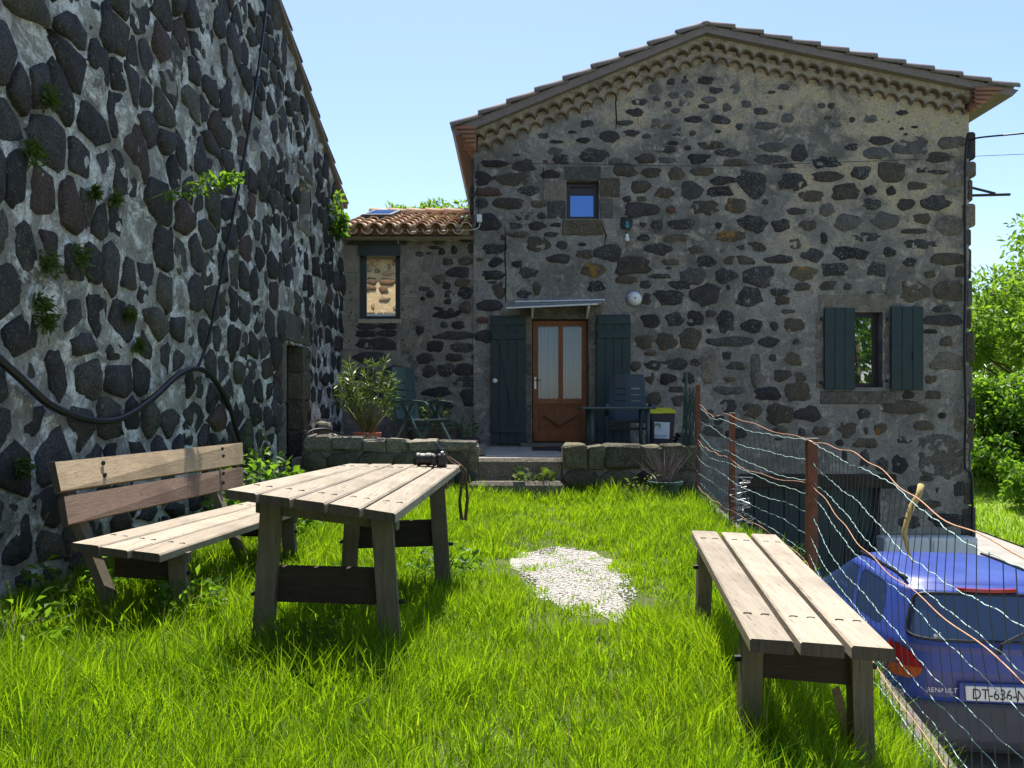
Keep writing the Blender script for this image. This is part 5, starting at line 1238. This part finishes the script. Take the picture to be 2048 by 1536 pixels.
for (y0, y1, dens, wid) in ((1.5,3.6,9500,.0046),(3.6,5.5,8000,.0055),(5.5,7.5,6500,.0066),(7.5,9.62,5000,.0080)):
    n = int(dens*(y1-y0)*4.4); x, y = lawn_pts(n, y0, y1)
    nt = n//45; tx_, ty_ = lawn_pts(nt, y0, y1); ti = RNG.integers(0, nt, n)      # most blades grow in tufts that lean outwards
    inT = RNG.random(n) < .62; ox, oy = RNG.normal(0,.026,n), RNG.normal(0,.026,n)
    x = np.where(inT, tx_[ti]+ox, x); y = np.where(inT, ty_[ti]+oy, y); th_h = RNG.uniform(.7,1.45,nt)[ti]; th_t = RNG.normal(0,.17,nt)[ti]
    fxv = np.interp(y, [p[1] for p in FENCE], [p[0] for p in FENCE]); x = np.clip(x, -2.82, fxv+.02)
    big = pn(x, y, .8, 3); fine = pn(x, y, 3.0, 9); vf = pn(x, y, 8.0, 4)
    g = gravel_d(x, y)+.55*fine+.45*vf
    keep = (g > 1.0) | (inT & (RNG.random(nt)[ti] < .22))
    keep &= ~((pn(x, y, 2.2, 21) > .34) & (RNG.random(n) < .5))
    path = np.exp(-((x-.35)/.8)**2)*(y > 2.5)           # trodden strip towards the steps
    edge = np.clip((-.9-x)/1.0, 0, 1)*np.clip((5.6-y)/1.5, 0, 1)
    h = .12+.07*big+.05*fine+.03*vf-.050*path+.07*edge+np.exp(-((x-1.0)/.5)**2)*np.exp(-((y-2.7)/1.0)**2)*.09
    h += np.exp(-((x+.85)/.6)**2)*np.exp(-((y-3.4)/.45)**2)*.12+np.clip((y-8.9)/.6, 0, 1)*.07+-np.exp(-((x+1.75)/.45)**2)*np.exp(-((y-3.9)/.55)**2)*.07
    h *= np.clip((g-.75)*1.0, .38, 1)
    h = np.clip(h, .03, .32)*RNG.uniform(.4,1.3,n)*np.where(inT, th_h, 1)
    az = np.where(inT, np.arctan2(oy, ox)+RNG.normal(0,.5,n), 6.28*big+RNG.normal(0,1.3,n))
    t_ = np.clip(.50+.60*fine+.40*big+.30*path+np.where(inT, th_t, 0)+RNG.normal(0,.15,n), 0, .9); t_ = np.where(RNG.random(n) < .02+.07*path+.06*(fine > .25), 1.0, t_)
    for L_, q in ((gx,x),(gy,y),(gh,h),(gw,wid*RNG.uniform(.55,1.3,n)*(1+1.0*(RNG.random(n) < .07))),(gl,np.clip(RNG.normal(.45,.24,n), .03, .98)),(ga,az),(gt,t_)): L_.append(q[keep])
x, y = np.concatenate(gx), np.concatenate(gy)
stuff(tag(blades(np.stack([x, y], 1), gzv(x, y)-.008, np.concatenate(gh), np.concatenate(gw), np.concatenate(gl), np.concatenate(ga), np.concatenate(gt), 'lawn_grass', M['grass']), 'bright green uneven grass of the sunny lawn', 'grass'))
n = 900; x, y = lawn_pts(n, 1.8, 9.5); k = (gravel_d(x, y) > .9) & ((x < -.9) | (RNG.random(n) < .45)); x, y = x[k], y[k]; n = len(x)
stuff(tag(blades(np.stack([x, y], 1), gzv(x, y), RNG.uniform(.14,.30,n), np.full(n,.0032), RNG.uniform(.05,.5,n), RNG.uniform(0,6.28,n), RNG.uniform(0,.9,n), 'dry_stalks', M['dry']), 'thin straw-coloured seed stalks standing in the lawn', 'grass'))
# gravel patch
n = 3400; th = RNG.uniform(0, 6.28, n); rr = np.sqrt(RNG.uniform(0, 1.25, n)); y = GC[1]+GR[1]*rr*np.sin(th); x = GC[0]+GR[0]*rr*np.cos(th)+.06*(GC[1]-y); z = gzv(x, y)
oct_v = np.array([(1,0,0),(-1,0,0),(0,1,0),(0,-1,0),(0,0,1),(0,0,-1)], float); oct_f = np.array([(0,2,4),(2,1,4),(1,3,4),(3,0,4),(2,0,5),(1,2,5),(3,1,5),(0,3,5)])
sz = RNG.uniform(.004,.013,n); jit = RNG.uniform(.6,1.3,(n,6,1)); ang = RNG.uniform(0,6.28,n); cs, sn = np.cos(ang), np.sin(ang)
v = oct_v[None]*jit*sz[:,None,None]; v = np.stack([v[...,0]*cs[:,None]-v[...,1]*sn[:,None], v[...,0]*sn[:,None]+v[...,1]*cs[:,None], v[...,2]*.7], 2)+np.stack([x, y, z+.004], 1)[:,None]
t = NT('white_gravel'); a_ = t.new('ShaderNodeAttribute'); a_.attribute_name = 'tint'; t.base(t.ramp(a_.outputs['Fac'], [(0, (.22,.20,.18)), (.35, (.42,.40,.37)), (1, (.62,.60,.57))])).set(.9)
stuff(tag(raw('gravel', v.reshape(-1,3), (oct_f[None]+(np.arange(n)*6)[:,None,None]).reshape(-1,3), t.m, None, {'tint': np.repeat(RNG.random(n), 6)}), 'patch of white gravel showing through the lawn', 'gravel'))
mbk = MB(); ring = 40; N_ = 6
for i in range(N_+1):
    for k in range(ring):
        th_ = 2*math.pi*k/ring; r_ = i/N_*(1.1+.18*math.sin(3*th_)+.14*math.sin(5*th_+1)+.10*math.sin(9*th_)+.05*math.sin(17*th_)); yy_ = GC[1]+GR[1]*r_*math.sin(th_); xx_ = GC[0]+GR[0]*r_*math.cos(th_)+.06*(GC[1]-yy_); mbk.v.append(Vector((xx_, yy_, gz(xx_, yy_)+.004)))
mbk.f = [(i*ring+k, i*ring+(k+1)%ring, (i+1)*ring+(k+1)%ring, (i+1)*ring+k) for i in range(N_) for k in range(ring)]
M['gravelbed'] = simple('gravel_bed', (.36,.335,.30), .95, .35, 60, bump=.6, bdist=.01); struct(obj('gravel_bed', mbk, M['gravelbed'], smooth=True, fixn=False))
# ---- leaves
def leaves(name, c, d, L, W, m, parent=None, fold=.25, tint=None, droop=.3):
    """c (n,3) leaf bases, d (n,3) directions; each leaf two bent halves (4 triangles)"""
    n = len(c); d = d/np.linalg.norm(d, axis=1, keepdims=True); r = RNG.normal(size=(n,3)); s = np.cross(d, r); s /= np.linalg.norm(s, axis=1, keepdims=True)+1e-9; u = np.cross(s, d)
    u *= np.sign(u[:,2:3]+1e-6); L = np.broadcast_to(L, n)[:,None]; W = np.broadcast_to(W, n)[:,None]
    mid = c+d*L*.5; tip = c+d*L-u*L*droop*.4
    v = np.stack([c, mid+s*W/2+u*W*fold, mid, mid-s*W/2+u*W*fold, tip], 1).reshape(-1,3); o = np.arange(n)[:,None]*5
    f = np.concatenate([o+np.array([q]) for q in ((0,2,1),(0,3,2),(2,4,1),(2,3,4))], 0)
    if tint is None: tint = np.clip(RNG.normal(.5,.25,n), 0, .9)
    return raw(name, v, f, m, parent, {'tint': np.repeat(tint, 5)})
def rdir(n, up=0.0): q = RNG.normal(size=(n,3)); q[:,2] += up; return q/np.linalg.norm(q, axis=1, keepdims=True)
def tree(label, base, H, R_, nclump, nleaf, m, cat='tree', group=None, L=.16, W=.07, trunk=.16, lowf=.25, seed=0, squash=1.0, name='leafy_tree'):
    rg = random.Random(seed); base = Vector(base); t_ = thing(name, label, cat, tuple(base), group)
    mbk = MB(); hub = base+Z*H*lowf; mbk.tube([base-Z*.2, base+Z*H*lowf*.5+X*.05, hub, base+Z*H*.62], [trunk*1.25, trunk, trunk*.85, trunk*.35], 9)
    cl_ = []
    for k in range(nclump):
        th = rg.uniform(0,6.28); ph = rg.uniform(-.75,1.0); rr = (rg.uniform(.25,1.0))**.6
        p = base+Z*H*(lowf+(1-lowf)*.52)+Vector((math.cos(th)*math.sqrt(max(0,1-ph*ph*.75))*R_*rr, math.sin(th)*math.sqrt(max(0,1-ph*ph*.75))*R_*rr, ph*H*(1-lowf)*.48*squash*rr)); cl_.append((p, R_*rg.uniform(.16,.34)))
    for (p, r_) in cl_[:int(nclump*.6)]:
        s_ = hub+Z*rg.uniform(0,.3)*H*(1-lowf); m1 = (s_+p)/2+Vector((rg.uniform(-.1,.1),rg.uniform(-.1,.1),rg.uniform(-.05,.1)))*R_; mbk.tube([s_, m1, p], [trunk*.34, trunk*.2, trunk*.07], 5)
    obj('trunk', mbk, M['bark'], t_, smooth=True)
    pc = np.array([tuple(p) for p, _ in cl_]); pr = np.array([r for _, r in cl_]); wgt = pr**2/np.sum(pr**2); ci = RNG.choice(nclump, nleaf, p=wgt)
    off = rdir(nleaf)*(RNG.uniform(.25,1.0,nleaf)**.5)[:,None]; c = pc[ci]+off*pr[ci][:,None]*np.array([1.15,1.15,.8]); d = off+rdir(nleaf)*.9+np.array([0,0,-.25])
    tint = np.clip(RNG.normal(.5,.17,nleaf)+(RNG.random(nclump)[ci]-.5)*.3, 0, .9)
    leaves('crown', c, d, RNG.uniform(.7,1.3,nleaf)*L, RNG.uniform(.7,1.3,nleaf)*W, m, t_, tint=tint)
    return t_
def gp(px, d): return (P(px,0,d).x, d, zlow(d)+.25)
tree('tall pale green ash tree behind the roadside bushes at right', gp(2075,25), 6.6, 3.2, 46, 15000, M['ash'], L=.26, W=.10, seed=1, lowf=.18)
tree('broad green tree further back at the right picture edge', gp(2230,29), 8.4, 4.4, 46, 12000, M['ash'], L=.30, W=.13, seed=2, lowf=.15)
tree('dense bright green bush beside the road at the house corner', gp(1985,21.5), 3.1, 1.8, 40, 12000, M['leaf'], 'bush', L=.17, W=.09, trunk=.06, lowf=.02, seed=3, name='roadside_bush')
tree('lower green bush at the right edge in front of the ash tree', gp(2110,19.5), 2.6, 1.9, 34, 9000, M['leaf'], 'bush', L=.16, W=.08, trunk=.06, lowf=.02, seed=4, name='roadside_bush')
tree('small shrub on the grassy bank at the right edge', gp(2078,17.6), 1.25, .8, 18, 3500, M['leaf'], 'bush', L=.12, W=.06, trunk=.03, lowf=.02, seed=8, name='bank_shrub')
tree('green tree crown peeping over the annex roof', (P(856,0,26).x, 26, zlow(26)), 9.35, 1.55, 34, 7000, M['ash'], L=.2, W=.1, seed=5, lowf=.55)
tree('green tree behind the viewer mirrored in the shuttered window', (14.5, -8, zlow(0)), 9, 4.5, 46, 9000, M['leaf'], L=.34, W=.16, seed=6, lowf=.15)
# grass on the bank
n = 12000; yb = RNG.uniform(9, 24, n); xb = np.interp(yb, [6,10,14,18,21,25], [8.4,8.7,9.6,10.0,10.3,10.2])+.05+RNG.uniform(0,1,n)**1.6*3.5; dx = xb-np.interp(yb, [6,10,14,18,21,25], [8.4,8.7,9.6,10.0,10.3,10.2])
zbk = np.array([zlow(b) for b in yb-.15*dx])+np.interp(dx, [.05,.5,1.6,4], [.012,.16,.42,.6])-.01
stuff(tag(blades(np.stack([xb, yb], 1), zbk, RNG.uniform(.07,.22,n), np.full(n,.016), RNG.uniform(.1,.7,n), RNG.uniform(0,6.28,n), np.clip(RNG.normal(.6,.2,n),0,.9), 'bank_grass', M['grass']), 'bright grass growing on the bank beyond the road', 'grass'))
# potted oleander
ol = thing('potted_oleander', 'bushy oleander in a terracotta pot on the garden wall', 'plant', tuple(P(735,0,10.2)-Z*0))
base = Vector((P(735,0,10.15).x, 10.15, TZ+.04)); ol.location = base; WL[ol.name] = base
obj('pot', MB().lathe(base, [(.115,0),(.145,.20),(.150,.215),(.172,.22),(.176,.265),(.160,.27),(.150,.235),(.0001,.235)], 28), M['terra'], ol, smooth=False)
rg = random.Random(14); tips = []; mbk = MB(); top = base+Z*.23
for k in range(34):
    px = rg.uniform(672,792); py = rg.uniform(712,800)+(18 if px < 690 or px > 780 else 0); tp = P(px, py, 10.15+rg.uniform(-.3,.3)); m1 = top*.55+tp*.45+Vector(((tp.x-top.x)*.10, 0, .05)); mbk.tube([top+Vector((rg.uniform(-.05,.05),rg.uniform(-.05,.05),0)), m1, tp], [.010,.008,.004], 5); tips.append((tp, (tp-m1).normalized()))
    if rg.random() < .6: tips.append((m1*.4+tp*.6, (tp-m1).normalized()))
obj('stems', mbk, M['stem'], ol, smooth=True)
C_l, D_l = [], []
for (p, d) in tips:
    for k in range(15): q = rdir(1)[0]*.95+np.array(d)*.7; C_l.append(np.array(p)-np.array(d)*rg.uniform(0,.10)); D_l.append(q)
leaves('leaves', np.array(C_l), np.array(D_l), RNG.uniform(.09,.15,len(C_l)), .019, M['oleander'], ol, .1)
# dry heather in a green pot
hp = thing('potted_heather', 'dry purplish plant in a green pot at the foot of the wall', 'plant', (0,0,0)); base = Vector((P(1330,0,9.25).x, 9.25, gz(1.7,9.25))); hp.location = base; WL[hp.name] = base
obj('pot', MB().lathe(base, [(.13,0),(.17,.20),(.175,.21),(.205,.215),(.21,.25),(.19,.255),(.18,.22),(.0001,.22)], 28), M['greenpl'], hp)
mbk = MB()
for k in range(90):
    th = rg.uniform(0,6.28); sp_ = rg.uniform(.1,.36); tp = base+Vector((math.cos(th)*sp_, math.sin(th)*sp_, .24+rg.uniform(.15,.42))); mbk.tube([base+Vector((math.cos(th)*.06,math.sin(th)*.06,.21)), base*.5+tp*.5+Z*.10, tp], [.004,.003,.0015], 4)
M['dryheather'] = simple('dry_heather_twig', (.17,.13,.13), .9, .3, 20, bump=0); obj('twigs', mbk, M['dryheather'], hp)
# leafy shrubs and weeds
def weed(name, label, base, r, h, n, L, W, m, group=None, cat='plant'):
    b = np.array(base); t_ = thing(name, label, cat, tuple(base), group); th = RNG.uniform(0,6.28,n); rr = np.sqrt(RNG.uniform(0,1,n))*r; z = RNG.uniform(.05,1,n)*h*np.sqrt(np.clip(1.05-(rr/r)**2, 0, 1))
    c = b+np.stack([rr*np.cos(th), rr*np.sin(th), z], 1); d = np.stack([np.cos(th), np.sin(th), RNG.uniform(-.2,.8,n)], 1)+rdir(n)*.7
    leaves('leaves', c, d, RNG.uniform(.6,1.3,n)*L, RNG.uniform(.6,1.3,n)*W, m, t_)
    mbk = MB(); rg2 = random.Random(n)
    for k in range(9): a = rg2.uniform(0,6.28); q = rg2.uniform(.2,.8)*r; mbk.tube([Vector(base)-Z*.03, Vector(base)+Vector((q*.5*math.cos(a), q*.5*math.sin(a), h*.45)), Vector(base)+Vector((q*math.cos(a), q*math.sin(a), h*rg2.uniform(.5,.85)))], [.007,.005,.002], 4)
    obj('stems', mbk, M['stem'], t_); return t_
weed('rose_bush', 'leafy green rose bush behind the end of the backrest bench', (-2.12, 6.75, gz(-2.1,6.7)), .46, .74, 800, .075, .05, M['leaf'])
weed('rose_bush', 'lower leafy rose shoots between the rose bush and garden wall', (-1.95, 7.5, gz(-2,7.5)), .30, .38, 260, .06, .04, M['leaf'])
weed('tall_weed', 'tall thin weed climbing beside the barn door', (-2.62, 8.1, .1), .16, 1.15, 120, .07, .03, M['fern'])
weed('step_weed', 'round-leaved weed growing in front of the upper stone step', (P(1066,0,9.42).x, 9.42, .29), .20, .13, 26, .11, .10, M['fern'])
weed('terrace_weed', 'dark leafy plant on the side steps behind the green armchair', (P(866,0,11.2).x, 11.2, TZ+.35), .25, .45, 150, .07, .035, M['fern'])
weed('terrace_weed', 'small fern left of the dark door shutter', (P(935,0,11.6).x, 11.6, TZ+.2), .18, .3, 90, .08, .03, M['fern'])
weed('corner_weed', 'dark green weed in the corner above the oleander by the barn', (P(664,0,11.8).x, 11.8, 1.15), .22, .3, 90, .07, .03, M['fern'])
for k, (x_, y_, r_, h_, lab) in enumerate(((-.95,3.55,.20,.22,'broad-leaved weed under the near end of the picnic table'),(-.45,5.35,.24,.24,'dark leafy weeds at the far right foot of the picnic table'),(-2.35,3.75,.24,.32,'nettle clump at the barn foot before the backrest bench'),(-2.55,4.6,.26,.3,'shaded leafy weeds under the backrest bench seat'),(-1.75,4.3,.18,.28,'leafy weed beside the front bench leg'),(1.55,9.2,.28,.35,'long rough grass tuft at the fence corner near the green pot'))):
    weed('lawn_weed', lab, (x_, y_, gz(x_, y_)), r_, h_, 170, .07, .03, M['leaf'] if k < 5 else M['fern'])
# plants rooted in the barn wall
for k, (px, py, r_, lab) in enumerate(((78,196,.10,'fern tuft high on the barn wall near the top left'),(48,302,.12,'fern tuft at the left edge of the barn wall, second from the top'),(172,384,.05,'tiny fern left of the yellow-tipped shoot on the barn wall'),(214,398,.06,'small fern just below and left of the yellow-tipped shoot'),(80,528,.14,'spreading fern tuft low on the left of the barn wall'),(140,515,.15,'dark hanging fern beside the pinkish stone on the barn wall'),(66,610,.12,'fern tuft above the reddish stone on the barn wall'),(75,645,.11,'bushy fern right above the hose on the left'),(262,690,.08,'small fern above the hose wave on the barn wall'),(245,630,.06,'tiny fern in the mortar above the hose crest'),(25,935,.08,'fern low on the barn wall behind the bench'))):
    p = BP(px, py, .05); n = 150; t_ = thing('wall_fern', lab, 'fern', tuple(p), 'ferns in the barn wall'); c = np.array(p)+rdir(n)*RNG.uniform(0,1,n)[:,None]*r_*np.array([.35,.8,.8]); c[:,0] = np.maximum(c[:,0], p.x-.03); d = rdir(n)+np.array([.7,0,-.1]); leaves('fronds', c, d, RNG.uniform(.03,.075,n), .016, M['fern'], t_)
t_ = thing('wall_shoot', 'leafy shoot with yellow-green tip jutting from the barn wall', 'plant', tuple(BP(290,395,.04))); a, b = BP(290,398,.03), BP(345,355,.55)
obj('stem', MB().tube([a, a*.5+b*.5+Z*.05, b], [.006,.005,.003], 5), M['stem'], t_); n = 120; s_ = RNG.random(n)**.5; c = np.array(a)[None]*(1-s_[:,None])+np.array(b)[None]*s_[:,None]+rdir(n)*.05; leaves('leaves', c, rdir(n)+np.array([.5,0,.2]), RNG.uniform(.04,.09,n), .035, M['leaf'], t_)
t_ = thing('wall_sapling', 'bright green sapling growing out of the far barn corner', 'plant', tuple(BP(672,470,.05))); mbk = MB(); C_l = []; D_l = []
for (qx, qy) in ((678,382),(686,420),(668,410),(690,440),(662,452)):
    a, b = BP(672,472,.04), BP(676,430,.15); b = P(qx,qy,11.4); mbk.tube([a, (a+b)/2+X*.05, b], [.012,.009,.004], 5)
    for k in range(34): s_ = rg.random(); C_l.append(np.array(a*(1-s_)+b*s_)); D_l.append(rdir(1)[0]+np.array([.3,-.2,.1]))
obj('stems', mbk, M['stem'], t_); leaves('leaves', np.array(C_l), np.array(D_l), RNG.uniform(.09,.17,len(C_l)), .06, M['leaf'], t_)
